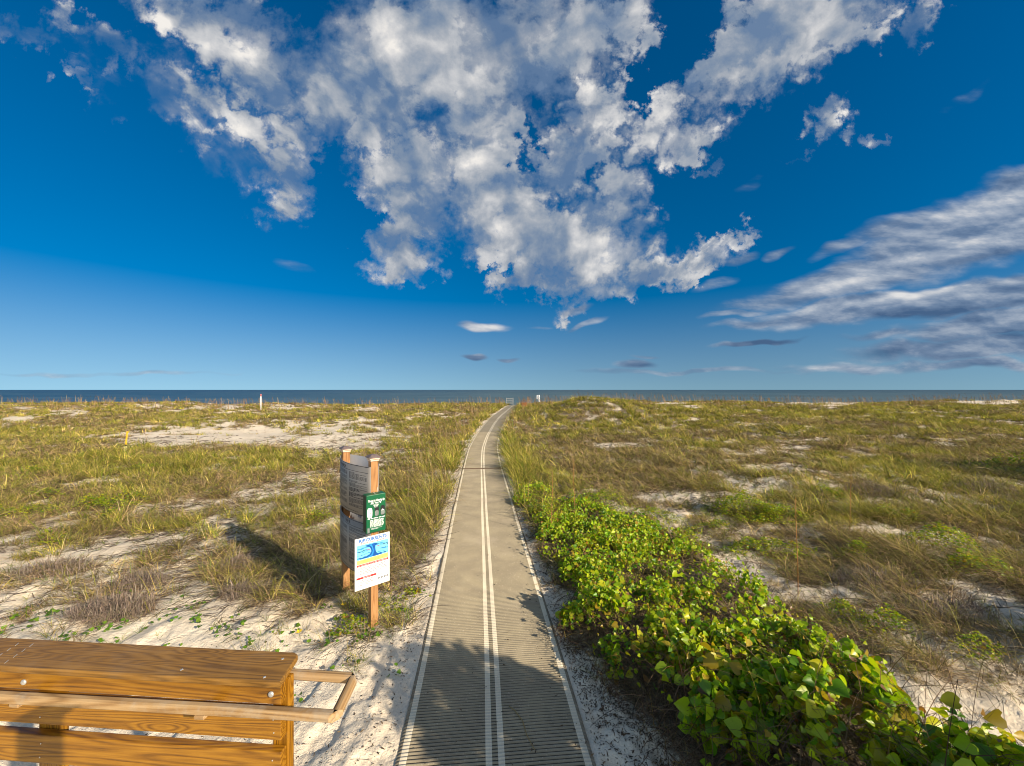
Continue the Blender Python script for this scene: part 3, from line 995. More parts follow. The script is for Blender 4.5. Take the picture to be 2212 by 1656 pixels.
def make_board():
    root = empty('information_board', (FP + RP) / 2)
    tag(root, 'two post notice board with curved grey printed panels between capped wooden posts', 'notice board')
    inv = Matrix.Translation(-root.location)
    R3 = Matrix(((-NP.x, NL.x, 0, 0), (-NP.y, NL.y, 0, 0), (0, 0, 1, 0), (0, 0, 0, 1)))
    if R3.determinant() < 0:
        R3 = Matrix(((NP.x, NL.x, 0, 0), (NP.y, NL.y, 0, 0), (0, 0, 1, 0), (0, 0, 0, 1)))
    for P, top in ((FP, 2.055), (RP, 2.035)):
        g = float(ground_z(P.x, P.y))
        h = top - g + 0.35
        post = beam('post', (h, 0.092, 0.092), M_POST, root, (0, 0, 0), None, 0.004)
        PM = inv @ Matrix.Translation((P.x, P.y, top - h / 2)) @ R3 @ VERT
        post.matrix_local = PM
        m = MB()
        m.box((0.112, 0.112, 0.022), (0, 0, 0.008), None, 0.003, 1, 1)
        m.box((0.126, 0.126, 0.020), (0, 0, 0.030), None, 0.003, 1, 1)
        s = 0.076
        lo = [m.bm.verts.new((sx * s, sy * s, 0.041)) for sx, sy in ((-1, -1), (1, -1), (1, 1), (-1, 1))]
        mi = [m.bm.verts.new((sx * s, sy * s, 0.052)) for sx, sy in ((-1, -1), (1, -1), (1, 1), (-1, 1))]
        hi = [m.bm.verts.new((sx * .03, sy * .03, 0.078)) for sx, sy in ((-1, -1), (1, -1), (1, 1), (-1, 1))]
        tp = m.bm.verts.new((0, 0, 0.086))
        m.bm.faces.new(lo[::-1])
        for a, b in ((lo, mi), (mi, hi)):
            for k in range(4): m.bm.faces.new((a[k], a[(k + 1) % 4], b[(k + 1) % 4], b[k]))
        for k in range(4): m.bm.faces.new((hi[k], hi[(k + 1) % 4], tp))
        c = m.build('post_cap', [M_CAPMETAL, M_CAPTRIM], post)
        c.matrix_local = PM.inverted() @ inv @ Matrix.Translation((P.x, P.y, top)) @ R3
    # curved panels, bowed outwards on both sides
    A = FP + NL * 0.046; B = RP - NL * 0.046

    def curve(t, side, off=0.0):
        p = A.lerp(B, t) + NP * side * (0.052 + 0.125 * math.sin(math.pi * t) ** 0.85)
        tp = A.lerp(B, t + .01) + NP * side * (0.052 + 0.125 * math.sin(math.pi * min(max(t + .01, 0), 1)) ** 0.85)
        return p + NP * side * off - root.location

    rng = random.Random(5)
    for zt, zb, header in ((1.985, 1.36, 'BEACH'), (1.275, 0.62, None)):
        for side in (1, -1):
            m = MB()
            NS = 28
            ring = []
            for k in range(NS + 1):
                t = k / NS
                o_, i_ = curve(t, side, 0.0), curve(t, side, -0.006)
                ring.append([m.bm.verts.new((o_.x, o_.y, zb)), m.bm.verts.new((o_.x, o_.y, zt)), m.bm.verts.new((i_.x, i_.y, zt)), m.bm.verts.new((i_.x, i_.y, zb))])
            for r0, r1 in zip(ring, ring[1:]):
                for k in range(4):
                    f = m.bm.faces.new((r0[k], r0[(k + 1) % 4], r1[(k + 1) % 4], r1[k])); f.material_index = 1 if k == 2 else 0
            m.bm.faces.new(ring[0]); m.bm.faces.new(ring[-1][::-1])
            pan = m.build('printed_panel' if side == 1 else 'back_panel', [M_PANEL, M_PANELBACK], root, True)
            if side == -1:
                continue
            m = MB()

            def bar(t0, t1, z0, z1):
                # t runs from the front post; as read, the left edge is the rear post
                n = max(1, int(abs(t1 - t0) * 30))
                for q in range(n):
                    a = t0 + (t1 - t0) * q / n; b = t0 + (t1 - t0) * (q + 1) / n
                    pa, pb = curve(a, 1, .0015), curve(b, 1, .0015)
                    m.poly([(pa.x, pa.y, z0), (pb.x, pb.y, z0), (pb.x, pb.y, z1), (pa.x, pa.y, z1)])
            # frame lines
            for z in (zt - 0.006, zb + 0.004): bar(0.01, 0.99, z - 0.004, z + 0.001)
            bar(0.03, 0.97, zt - 0.083, zt - 0.079)
            # header words
            x = 0.93
            for wlen in ((0.30,) if header else (0.08, 0.03, 0.22, 0.16)):
                nl = int(wlen / 0.030)
                for q in range(max(nl, 1)):
                    a = x - q * 0.030
                    bar(a, a - 0.007, zt - 0.064, zt - 0.026)
                    if rng.random() < .7: bar(a - 0.007, a - 0.020, zt - 0.030, zt - 0.026)
                    if rng.random() < .7: bar(a - 0.007, a - 0.020, zt - 0.047, zt - 0.043)
                    if rng.random() < .5: bar(a - 0.014, a - 0.021, zt - 0.064, zt - 0.030)
                x -= wlen + 0.035
            if not header:
                pass
            # three columns of small print
            for c0, c1 in ((0.95, 0.72), (0.69, 0.43), (0.37, 0.05)):
                z = zt - 0.105
                while z > zb + 0.10:
                    run = rng.randint(2, 7)
                    big = rng.random() < 0.25
                    for _ in range(run):
                        hgt = 0.0075 if big else 0.0050
                        a = c0; end = c1 if rng.random() < .7 else c0 - (c0 - c1) * rng.uniform(.3, .8)
                        while a > end + 0.01:
                            wl = min(rng.uniform(.014, .05), a - end)
                            bar(a, a - wl, z - hgt, z)
                            a -= wl + 0.008
                        z -= 0.0125
                        if z < zb + 0.08: break
                    z -= rng.uniform(0.006, 0.02)
            bar(0.36, 0.06, zb + 0.115, zb + 0.112)
            a = 0.85
            while a > 0.2:
                bar(a, a - 0.03, zb + 0.030, zb + 0.036); a -= 0.04
            m.build('print', M_PANELINK, pan)
            if header:
                # the one word that can be read, set on the curve
                cu = bpy.data.curves.new('lettering', 'FONT'); cu.body = header; cu.size = 0.052; cu.offset = 0.0016
                ob = bpy.data.objects.new('lettering', cu); COL.objects.link(ob); bpy.context.view_layer.update()
                me = bpy.data.meshes.new_from_object(ob.evaluated_get(bpy.context.evaluated_depsgraph_get()))
                bpy.data.objects.remove(ob); bpy.data.curves.remove(cu)
                Lp = (B - A).length
                for v in me.vertices:
                    t = 0.60 - v.co.x / Lp
                    p = curve(t, 1, 0.002)
                    v.co = (p.x, p.y, zt - 0.066 + v.co.y)
                me.materials.clear()
                link_mesh('lettering', me, M_PANELINK, pan, False)


make_board()


def face_frame(origin):
    """local X to the right along the lit post face, Y up, Z outwards"""
    ex = Vector((0, 0, 1)).cross(NL)
    return Matrix(((ex.x, 0, NL.x, origin.x), (ex.y, 0, NL.y, origin.y), (0, 1, 0, origin.z), (0, 0, 0, 1)))


def make_rip_sign():
    W, H = 0.43, 0.625
    root = empty('warning_sign')
    C = FP + NL * 0.0535
    root.matrix_world = face_frame(Vector((C.x, C.y, 0.515)) + Vector((0, 0, 1)).cross(NL) * -0.028)
    tag(root, 'white rip currents warning board with blue sea picture and red bands on the front post', 'sign')
    MB().box((W, H, 0.006), (0, H / 2, 0), None, 0.0015, 1).build('sign_plate', M_WHITE, root)
    z = 0.0042
    X = lambda f: (f - 0.5) * W
    Yf = lambda f: (1 - f) * H                     # fraction from the top
    # picture: light sea, waves, dark rip, sand
    l, r = X(0.055), X(0.955)
    pic = MB()
    top, mid, bot, sand = Yf(0.135), Yf(0.30), Yf(0.415), Yf(0.505)
    pic.poly([(l, bot - 0.006, z), (r, bot + 0.004, z), (r, top, z), (l, top, z)], 0)
    pic.poly([(l, sand, z), (r, sand, z), (r, bot + 0.004, z), (l, bot - 0.006, z)], 1)
    rg = random.Random(3)

    def wave(cx, cy, w, h, mat, tilt=0.0, zz=0.0008):
        n = 12
        up, dn = [], []
        for i in range(n + 1):
            t = i / n
            x = cx + (t - .5) * w
            y = cy + (t - .5) * tilt + math.sin(t * 9 + cx * 40) * h * .25
            th = h * math.sin(math.pi * t) * (0.6 + 0.4 * math.sin(t * 17 + cy * 90))
            x = min(max(x, l), r)
            up.append((x, y + th / 2, z + zz)); dn.append((x, y - th / 2, z + zz))
        for i in range(n):
            pic.poly([dn[i], dn[i + 1], up[i + 1], up[i]], mat)
    # mid-blue shallows towards the beach
    for i in range(16):
        wave(rg.uniform(l, r) * .9, rg.uniform(bot + .012, top - .025), rg.uniform(.06, .2), rg.uniform(.006, .018), 2, rg.uniform(-.01, .015), .0006 + i * 4e-5)
    wave((l + r) / 2, bot + .014, (r - l), .026, 2, .004, .0014)
    wave(X(.22), bot + .018, .15, .022, 3, -.008, .0017); wave(X(.80), bot + .022, .16, .018, 3, .01, .0017)
    wave(X(.20), Yf(.255), .13, .012, 4, .02, .002); wave(X(.83), Yf(.215), .13, .013, 4, .016, .002); wave(X(.66), Yf(.185), .10, .006, 4, .01, .002)
    wave(X(.3), Yf(.19), .05, .004, 4, .004, .002); wave(X(.82), Yf(.285), .12, .008, 3, .01, .002); wave(X(.2), Yf(.33), .12, .008, 3, .01, .002)
    # the rip itself: a neck that widens to the beach and to a mushroom head
    prof = [(0.0, .165), (.10, .09), (.22, .045), (.42, .028), (.62, .030), (.80, .040), (.90, .075), (.96, .085), (1.0, .03)]
    cxs = lambda t: X(.50) + .012 * math.sin(t * 4)
    for (t0, w0), (t1, w1) in zip(prof, prof[1:]):
        y0 = bot + .006 + t0 * (top - .018 - bot); y1 = bot + .006 + t1 * (top - .018 - bot)
        pic.poly([(cxs(t0) - w0, y0, z + .0026), (cxs(t0) + w0 * .8, y0, z + .0026), (cxs(t1) + w1 * .8, y1, z + .0026), (cxs(t1) - w1, y1, z + .0026)], 3)
        pic.poly([(cxs(t0) - w0 * .45, y0, z + .003), (cxs(t0) - w0 * .05, y0, z + .003), (cxs(t1) - w1 * .05, y1, z + .003), (cxs(t1) - w1 * .45, y1, z + .003)], 2)
    pic.poly([(X(.92), Yf(.245), z + .003), (X(.94), Yf(.245), z + .003), (X(.94), Yf(.222), z + .003), (X(.93), Yf(.205), z + .003), (X(.92), Yf(.222), z + .003)], 4)
    # red arrows
    for a, b, d in ((.36, .43, -1), (.60, .67, 1)):
        y = Yf(.255 if d < 0 else .225)
        x0, x1 = (X(b), X(a)) if d < 0 else (X(a), X(b))
        tip = x1 + d * .012
        pic.poly([(x0, y - .003, z + .003), (x1, y - .003, z + .003), (x1, y + .003, z + .003), (x0, y + .003, z + .003)], 5)
        pic.poly([(x1, y - .007, z + .003), (tip, y, z + .003), (x1, y + .007, z + .003)], 5)
    pic.build('picture', [M_SEAPRINT, M_SANDPRINT, M_SEAMID, M_SEADEEP, M_SEADARK, M_RED], root)
    text_obj('RIP CURRENTS', 0.052, M_TITLE, root, (X(.115), Yf(.086), z), bold=.002, width=W * .79)
    text_obj('Know your options', 0.030, M_BROWNINK, root, (X(.17), Yf(.126), z), bold=.0004, width=W * .66)
    m = MB()
    m.poly([(l, Yf(.548), z), (r, Yf(.548), z), (r, Yf(.512), z), (l, Yf(.512), z)])
    m.poly([(X(.045), Yf(.795), z), (X(.60), Yf(.795), z), (X(.60), Yf(.757), z), (X(.045), Yf(.757), z)])
    m.build('red_band', M_RED, root)
    text_obj('IF CAUGHT IN A RIP CURRENT', 0.019, M_WHITE, root, (X(.10), Yf(.541), z + .001), width=W * .81)
    text_obj('SAFETY', 0.020, M_WHITE, root, (X(.22), Yf(.788), z + .001), width=W * .22)
    m = MB()
    lr = random.Random(8)
    for k in range(3): word_bars(m, X(.10 + .06 * k), X(.93 - .05 * k), Yf(.452 + .017 * k), .0042, z + .001, 1, lr)
    for k in range(5):
        y = Yf(.588 + .029 * k)
        m.box((.006, .006, .0004), (X(.10), y + .002, z)); word_bars(m, X(.14), X(.93 - .06 * lr.random()), y, .0058, z, 0, lr)
    for k in range(4):
        y = Yf(.828 + .030 * k)
        m.box((.006, .006, .0004), (X(.10), y + .002, z)); word_bars(m, X(.14), X(.58 - .1 * lr.random()), y, .0056, z, 0, lr)
    for k in range(4): word_bars(m, X(.65), X(.93), Yf(.775 + .014 * k), .003, z, 0, lr)
    for x0, y0, x1, y1 in ((.045, .552, .955, .5535), (.045, .735, .955, .7365), (.61, .757, .614, .965), (.045, .797, .048, .965), (.952, .552, .955, .735)):
        m.poly([(X(x0), Yf(y1), z), (X(x1), Yf(y1), z), (X(x1), Yf(y0), z), (X(x0), Yf(y0), z)])
    for k, xx in enumerate((.68, .765, .85, .93)):           # small round emblems
        c = [(X(xx) + .012 * math.cos(a * math.pi / 6), Yf(.872) + .012 * math.sin(a * math.pi / 6), z + .0002) for a in range(12)]
        m.poly(c, 0)
        m.poly([(X(xx) + .006 * math.cos(a * math.pi / 2 + k), Yf(.872) + .006 * math.sin(a * math.pi / 2 + k), z + .0006) for a in range(4)], 2)
    word_bars(m, X(.65), X(.93), Yf(.915), .003, z, 0, lr)
    m.build('print', [M_INK, M_BROWNINK, M_WHITE], root)
    for y in (.035, H - .035):
        MB().tube([(.02, y, .002), (.02, y, .0055), (.02, y, .006)], [.006, .006, .004], 10).build('screw', M_STEEL, root)


def make_dispenser():
    W, H, Dp = 0.235, 0.455, 0.115
    root = empty('bag_dispenser')
    C = FP + NL * (0.047 + Dp / 2)
    root.matrix_world = face_frame(Vector((C.x, C.y, 1.215)) + Vector((0, 0, 1)).cross(NL) * -0.024)
    tag(root, 'dark green pet waste bag dispenser box hung on the front post above the white sign', 'dispenser')
    MB().box((W, H, Dp), (0, H / 2, 0), None, 0.006, 2).build('dispenser_body', M_TEAL, root)
    MB().box((0.002, H - .02, Dp - .02), (-W / 2 - .0012, H / 2, 0)).build('side_plate', M_DARKSIDE, root)
    z = Dp / 2 + 0.0012
    X = lambda f: (f - 0.5) * W
    Yf = lambda f: (1 - f) * H
    m = MB()
    m.box((.012, .004, .05), (0, H + .004, -.02)); m.tube([(.0, H + .002, .02), (.02, H + .012, .03), (.035, H + .07, .01)], .0012, 6)
    m.build('lock_wire', M_STEEL, root)
    text_obj('Thanks for Cleaning Up', 0.036, M_WHITE, root, (X(.07), Yf(.180), z), bold=.0012, shear=.25, width=W * .86)
    text_obj('After Your Pet!', 0.036, M_WHITE, root, (X(.21), Yf(.245), z), bold=.0012, shear=.25, width=W * .56)
    m = MB()
    lr = random.Random(4)
    for k in range(5): word_bars(m, X(.34 + .02 * k), X(.66 - .02 * k), Yf(.275 + .018 * k), .0052, z, 0, lr)
    word_bars(m, X(.06), X(.96), Yf(.635), .010, z, 0, lr)
    for k in range(8):
        word_bars(m, X(.20 - .02 * (k % 3 == 2)), X(.90 - .04 * (k % 4 == 3)), Yf(.680 + .025 * k), .0075, z, 0, lr)
    for k in range(2): word_bars(m, X(.25), X(.80 - .2 * k), Yf(.895 + .022 * k), .004, z, 0, lr)
    m.poly([(X(.05), Yf(.99), z), (X(.16), Yf(.99), z), (X(.16), Yf(.86), z), (X(.05), Yf(.86), z)], 1)
    m.build('print', [M_WHITE, M_GREYBAG], root)
    # three small pictures of a bag in use
    pm = MB()

    def blob(cx, cy, w, h, mat, zz, top=1.0):
        pts = []
        for a in range(16):
            t = a / 16 * 2 * math.pi
            rx = w / 2 * (1 if math.sin(t) < 0 else top)
            pts.append((X(cx) + rx * math.copysign(abs(math.cos(t)) ** .6, math.cos(t)), Yf(cy) + h / 2 * math.copysign(abs(math.sin(t)) ** .6, math.sin(t)), z + zz))
        pm.poly(pts, mat)
    blob(.17, .47, .062, .125, 0, 0); pm.poly([(X(.19), Yf(.50), z + .001), (X(.24), Yf(.50), z + .001), (X(.22), Yf(.44), z + .001)], 1); pm.poly([(X(.17), Yf(.575), z + .001), (X(.22), Yf(.575), z + .001), (X(.21), Yf(.55), z + .001)], 1)
    blob(.53, .455, .052, .125, 1, 0); blob(.53, .50, .046, .07, 2, .0008); pm.poly([(X(.50), Yf(.50), z + .0012), (X(.57), Yf(.50), z + .0012), (X(.54), Yf(.41), z + .0012)], 2)
    blob(.84, .455, .056, .125, 1, 0); blob(.84, .50, .050, .065, 2, .0008); pm.poly([(X(.76), Yf(.455), z + .0012), (X(.92), Yf(.455), z + .0012), (X(.83), Yf(.41), z + .0012)], 0)
    pm.build('bag_picture', [M_WHITE, M_BLACK, M_GREYBAG], root)


make_rip_sign()
make_dispenser()


# ------------------------------------------------------------------ far markers
def gz(x, y): return float(ground_z(x, y))


def yellow_stake():
    b = Vector((-17.75, 17.7, gz(-17.75, 17.7)))
    root = empty('marker_stake', b)
    tag(root, 'yellow wooden marker stake leaning slightly in the grass by the left sand patch', 'stake')
    s = MB()
    s.box((0.06, 0.03, 0.62), (0.06, 0, 0.74), Matrix.Rotation(0.11, 4, 'Y'), 0.004)
    s.box((0.078, 0.035, 0.07), (0.105, 0, 1.02), Matrix.Rotation(0.11, 4, 'Y'), 0.004)
    s.build('stake', M_YELLOW, root)
    s = MB(); s.box((0.078, 0.034, 0.06), (0.022, 0, 0.42), Matrix.Rotation(0.11, 4, 'Y'), 0.003); s.build('tape', M_BLACK, root)
    s = MB(); s.box((0.08, 0.03, 0.62), (-0.012, 0, 0.085), Matrix.Rotation(0.11, 4, 'Y'), 0.004); s.build('stake_foot', M_PALEGREEN, root)


def white_post(x, y, top, r, label, cap):
    g = gz(x, y)
    root = empty('marker_post', (x, y, g))
    tag(root, label, 'post')
    h = top - g
    MB().tube([(0, 0, -0.2), (0, 0, h * .5), (0, 0, h - (0.28 if cap else 0))], [r * .8, r, r], 10).build('post_shaft', M_WHITE, root, True)
    if cap:
        MB().tube([(0, 0, h - .28), (0, 0, h - .02), (0, 0, h)], [r * 1.12, r * 1.12, r * .9], 10).build('post_cap', M_PINK, root, True)
    else:
        MB().box((0.20, 0.03, 0.62), (-0.24, 0.05, h - .32), None, 0.005).build('sign_plate', M_WHITE, root)
        MB().box((0.44, 0.04, 0.06), (-0.12, 0.0, h - .08), None, 0.005).build('bracket', M_WHITE, root)


yellow_stake()
white_post(-30.6, 47.0, 2.42, 0.062, 'white marker post with faded red top standing in dune grass left of the path', True)
white_post(4.05, 58.0, 2.16, 0.10, 'white post carrying a narrow board, right of the path at the crest', False)


def slat_rail():
    x, y = -0.35, 57.2
    g = gz(x, y)
    root = empty('slatted_barrier', (x, y, g))
    tag(root, 'grey slatted wooden barrier with two posts where the mat ends at the crest', 'barrier')
    top = EYE - 30 / 1446 * y
    h = top - g
    for s in (-1, 1):
        MB().box((0.10, 0.10, h + .5), (s * 0.50, 0, (h - .5) / 2), None, 0.008).build('post', M_GREYWOOD, root)
    for k in (0.10, 0.40, 0.72):
        MB().box((1.0, 0.045, 0.11), (0, -0.073, h - .06 - k), None, 0.006).build('slat', M_GREYWOOD, root)


def crest_box():
    x, y = 1.5, 48.0
    g = PATH_Z(y)
    top = EYE - 44 / 1446 * y
    root = empty('wooden_box', (x, y, float(g)))
    tag(root, 'small brown wooden box half hidden by grass beside the path crest', 'box')
    h = top - float(g)
    for s in (-1, 1):
        MB().box((0.05, 0.55, h), (s * 0.29, 0, h / 2), None, 0.006).build('side_panel', M_BROWNWOOD, root)
    MB().box((0.53, 0.04, h - .12), (0, -0.255, h / 2 - .05), None, 0.005).build('front_panel', M_BROWNWOOD, root)
    MB().box((0.72, 0.62, 0.07), (0, 0, h + .035), Matrix.Rotation(0.12, 4, 'Y'), 0.008).build('lid', M_CAPMETAL, root)


slat_rail()
crest_box()


# ------------------------------------------------------------------ plants
def scatter(n, y0, y1, power, spread=1.55, pad=2.0, rng=RNG):
    """points over the visible wedge, thinning with distance"""
    ys = np.linspace(y0, y1, 400)
    w = (2 * spread * ys + 2 * pad) * np.minimum(1, (7.0 / ys)) ** power
    c = np.cumsum(w); c /= c[-1]
    y = np.interp(rng.random(n), c, ys)
    x = (rng.random(n) * 2 - 1) * (spread * y + pad)
    return x, y


def blades(base, az, el, length, droop, width, tint, seg=3, rng=RNG, taper=0.85):
    n = len(base)
    step = (length / seg)[:, None]
    side = np.stack([-np.sin(az), np.cos(az), np.zeros(n)], 1)
    tw = rng.uniform(-0.9, 0.9, n)
    upv = np.stack([-np.cos(az) * np.sin(el), -np.sin(az) * np.sin(el), np.cos(el)], 1)
    side = side * np.cos(tw)[:, None] + upv * np.sin(tw)[:, None]
    P = base.copy()
    V = np.empty((n, seg + 1, 2, 3), np.float32)
    for k in range(seg + 1):
        t = k / seg
        w = width * (1 - taper * t) * (0.8 if k == 0 else 1.0)
        V[:, k, 0] = P - side * (w / 2)[:, None]
        V[:, k, 1] = P + side * (w / 2)[:, None]
        if k < seg:
            e = el - droop * (t + 0.5 / seg)
            d = np.stack([np.cos(az) * np.cos(e), np.sin(az) * np.cos(e), np.sin(e)], 1)
            P = P + d * step
    V = V.reshape(-1, 3)
    b = (np.arange(n) * (seg + 1) * 2)[:, None]
    F = []
    for k in range(seg):
        o = 2 * k
        F.append(np.concatenate([b + o, b + o + 1, b + o + 3, b + o + 2], 1))
    F = np.concatenate(F)
    T = np.repeat(tint, (seg + 1) * 2, 0)
    return V, F, T


def leaves(C, D, Nn, size, tint, kind='small', fold=0.25, rng=RNG):
    """leaf blades: centre base C, direction D, normal Nn"""
    n = len(C)
    D = D / np.linalg.norm(D, axis=1, keepdims=True)
    Sd = np.cross(D, Nn); Sd /= np.linalg.norm(Sd, axis=1, keepdims=True) + 1e-9
    Nn = np.cross(Sd, D)
    if kind == 'small':
        tpl = np.array([(0, 0, 0), (-.36, .45, fold), (0, 1, 0.0), (.36, .45, fold)])
        Fq = np.array([[0, 3, 2], [0, 2, 1]])
    else:
        # round, heart-based leaf with a raised rim and drooping tip
        tpl = np.array([(0, .06, 0), (-.22, -.06, fold * .5), (-.48, .14, fold), (-.50, .42, fold * 1.1), (-.30, .74, fold * .6), (0, 1.0, -.10),
                        (.30, .74, fold * .6), (.50, .42, fold * 1.1), (.48, .14, fold), (.22, -.06, fold * .5), (0, .5, -.02)])
        Fq = np.array([[0, 10, 2, 1], [10, 4, 3, 2], [10, 5, 4, 4], [0, 9, 8, 10], [10, 8, 7, 6], [10, 6, 5, 5]])
    m = len(tpl)
    V = (C[:, None, :] + size[:, None, None] * (tpl[None, :, 0, None] * Sd[:, None, :] + tpl[None, :, 1, None] * D[:, None, :] + tpl[None, :, 2, None] * Nn[:, None, :])).reshape(-1, 3)
    b = (np.arange(n) * m)[:, None]
    Fs = []
    if kind == 'small':
        Fs = [np.concatenate([b + f[None, :] for f in Fq])]
    else:
        q = [f for f in Fq if len(set(f)) == 4]
        t3 = [f[:3] for f in Fq if len(set(f)) == 3]
        Fs = [np.concatenate([b + f[None, :] for f in q]), np.concatenate([b + f[None, :] for f in t3])]
    return V, Fs, np.repeat(tint, m, 0)


def join(parts):
    V = []; Fd = {}; T = []; off = 0
    for v, fs, t in parts:
        if not isinstance(fs, list): fs = [fs]
        for f in fs:
            Fd.setdefault(f.shape[1], []).append(f + off)
        V.append(v); T.append(t); off += len(v)
    return np.concatenate(V), [np.concatenate(x) for x in Fd.values()], np.concatenate(T)


def palette(cols, n, rng=RNG, var=0.22):
    """mix of linear colours (weight, rgb)"""
    w = np.array([c[0] for c in cols], float); w /= w.sum()
    k = rng.choice(len(cols), n, p=w)
    base = np.array([c[1] for c in cols])[k]
    return base * (1 + rng.uniform(-var, var, (n, 1))) * (1 + rng.uniform(-.06, .06, (n, 3)))


M_BLADE = leaf_mat('grass_blade', 0.22, 0.6, 0.2)
M_STRAW = leaf_mat('dry_blade', 0.12, 0.75, 0.15)
M_TWIG = leaf_mat('dry_twig', 0.0, 0.85, 0.1)
M_LEAF = leaf_mat('broad_leaf', 0.44, 0.36, 0.45)

GREEN = [(5, (0.215, 0.215, 0.032)), (4, (0.300, 0.262, 0.054)), (3, (0.100, 0.145, 0.018)), (3, (0.420, 0.320, 0.115)), (2, (0.440, 0.325, 0.140))]
STRAW = [(4, (0.380, 0.265, 0.130)), (3, (0.265, 0.178, 0.090)), (3, (0.150, 0.100, 0.058)), (2, (0.430, 0.320, 0.175)), (2, (0.220, 0.205, 0.045))]
TWIG = [(4, (0.120, 0.085, 0.060)), (3, (0.170, 0.125, 0.090)), (2, (0.075, 0.050, 0.036))]
LEAFG = [(5, (0.270, 0.410, 0.012)), (5, (0.440, 0.540, 0.014)), (3, (0.120, 0.260, 0.012)), (2, (0.520, 0.500, 0.020)), (1, (0.450, 0.310, 0.025)), (0.6, (0.22, 0.12, 0.05))]


def on_path(x, y, m=0.86):
    return np.abs(x - PATH_X(y)) < m


def make_grass():
    # ---- green and olive clumps
    N = 62000
    x, y = scatter(N, 3.2, 62, 1.25)
    z = ground_z(x, y)
    c = cover(x, y, z)
    n1 = grass_noise(x, y)
    keep = (RNG.random(N) < np.maximum(grown(x, y, z), .5 * (vine_in(x, y) > 0))) & ~on_path(x, y) & ((vine_in(x, y) < 0.1) | ((RNG.random(N) < .5) & (y > 5)))
    x, y, z, n1, c = x[keep], y[keep], z[keep], n1[keep], c[keep]
    dryness = sstep(-0.12, 0.16, fbm(x * 0.33, y * 0.33, 3, 41) + 0.22 * sstep(2.6, 3.4, x) * sstep(9, 7, y) + 0.12 * (x < -1.5) * sstep(5, 7, y) * sstep(15, 12, y) + 0.10 * sstep(9, 15, y) * sstep(30, 22, y) * sstep(0, 6, x) - 0.04 * (np.abs(x - PATH_X(y)) < 2.2))
    parts_g, parts_s = [], []
    nb = np.where(y < 9, 40, np.where(y < 18, 27, 18))
    rep = np.repeat(np.arange(len(x)), nb)
    m = len(rep)
    rad = np.sqrt(RNG.random(m)) * np.where(y[rep] < 9, 0.13, 0.22) * RNG.uniform(0.7, 1.3, m)
    th = RNG.random(m) * 2 * math.pi
    bx = x[rep] + rad * np.cos(th); by = y[rep] + rad * np.sin(th)
    ok = ~on_path(bx, by, 0.80)
    rep, bx, by, th = rep[ok], bx[ok], by[ok], th[ok]
    m = len(rep)
    bz = ground_z(bx, by) - 0.01
    dist = y[rep]
    hs = (0.55 + 0.75 * vnoise(x * 0.7, y * 0.7, 71) + 0.55 * sstep(.45, .95, vnoise(x * 1.9, y * 1.9, 73)))[rep]
    nearpath = sstep(2.4, 1.0, np.abs(bx - PATH_X(by))) * sstep(6.5, 9, by)
    L = RNG.uniform(0.20, 0.46, m) * hs * (1 + 0.55 * nearpath) * (0.62 + 0.38 * np.clip(c[rep] * 1.4, 0, 1))
    az = th + RNG.normal(0, 0.7, m)
    wind = RNG.random(m) < 0.4
    az = np.where(wind, 2.6 + RNG.normal(0, 0.7, m), az)
    el = RNG.uniform(0.75, 1.5, m)
    dr = RNG.uniform(0.5, 1.9, m)
    w = np.maximum(0.0045, dist * 0.00115) * RNG.uniform(0.7, 1.3, m)
    isdry = RNG.random(m) < np.clip(0.26 + 0.60 * dryness[rep] - 0.35 * nearpath, 0.05, 0.9)
    cv = np.exp(RNG.normal(-.04, .42, len(x)))[rep][:, None]
    tg = palette(GREEN, m) * cv * np.array([1.06, 1.07, .76]); ts = palette(STRAW, m) * cv
    g = ~isdry
    B = np.stack([bx, by, bz], 1)
    V, F, T = blades(B[g], az[g], el[g], L[g], dr[g], w[g], tg[g])
    o = link_mesh('dune_grass', np_mesh('dune_grass', V, F, T), M_BLADE)
    tag(o, 'olive green dune grass tufts covering the sand on both sides of the mat', 'grass', kind='stuff')
    # dry blades lie lower and curl more
    d = isdry
    V, F, T = blades(B[d], az[d] + RNG.normal(0, .5, d.sum()), el[d] * RNG.uniform(.35, .95, d.sum()), L[d] * RNG.uniform(.9, 1.5, d.sum()), dr[d] * 1.35, w[d] * 0.85, ts[d], seg=4)
    o = link_mesh('dry_grass', np_mesh('dry_grass', V, F, T), M_STRAW)
    tag(o, 'tangled tan and brown dead grass lying among the green tufts', 'grass', kind='stuff')
    print('grass blades', int(g.sum()), int(d.sum()))


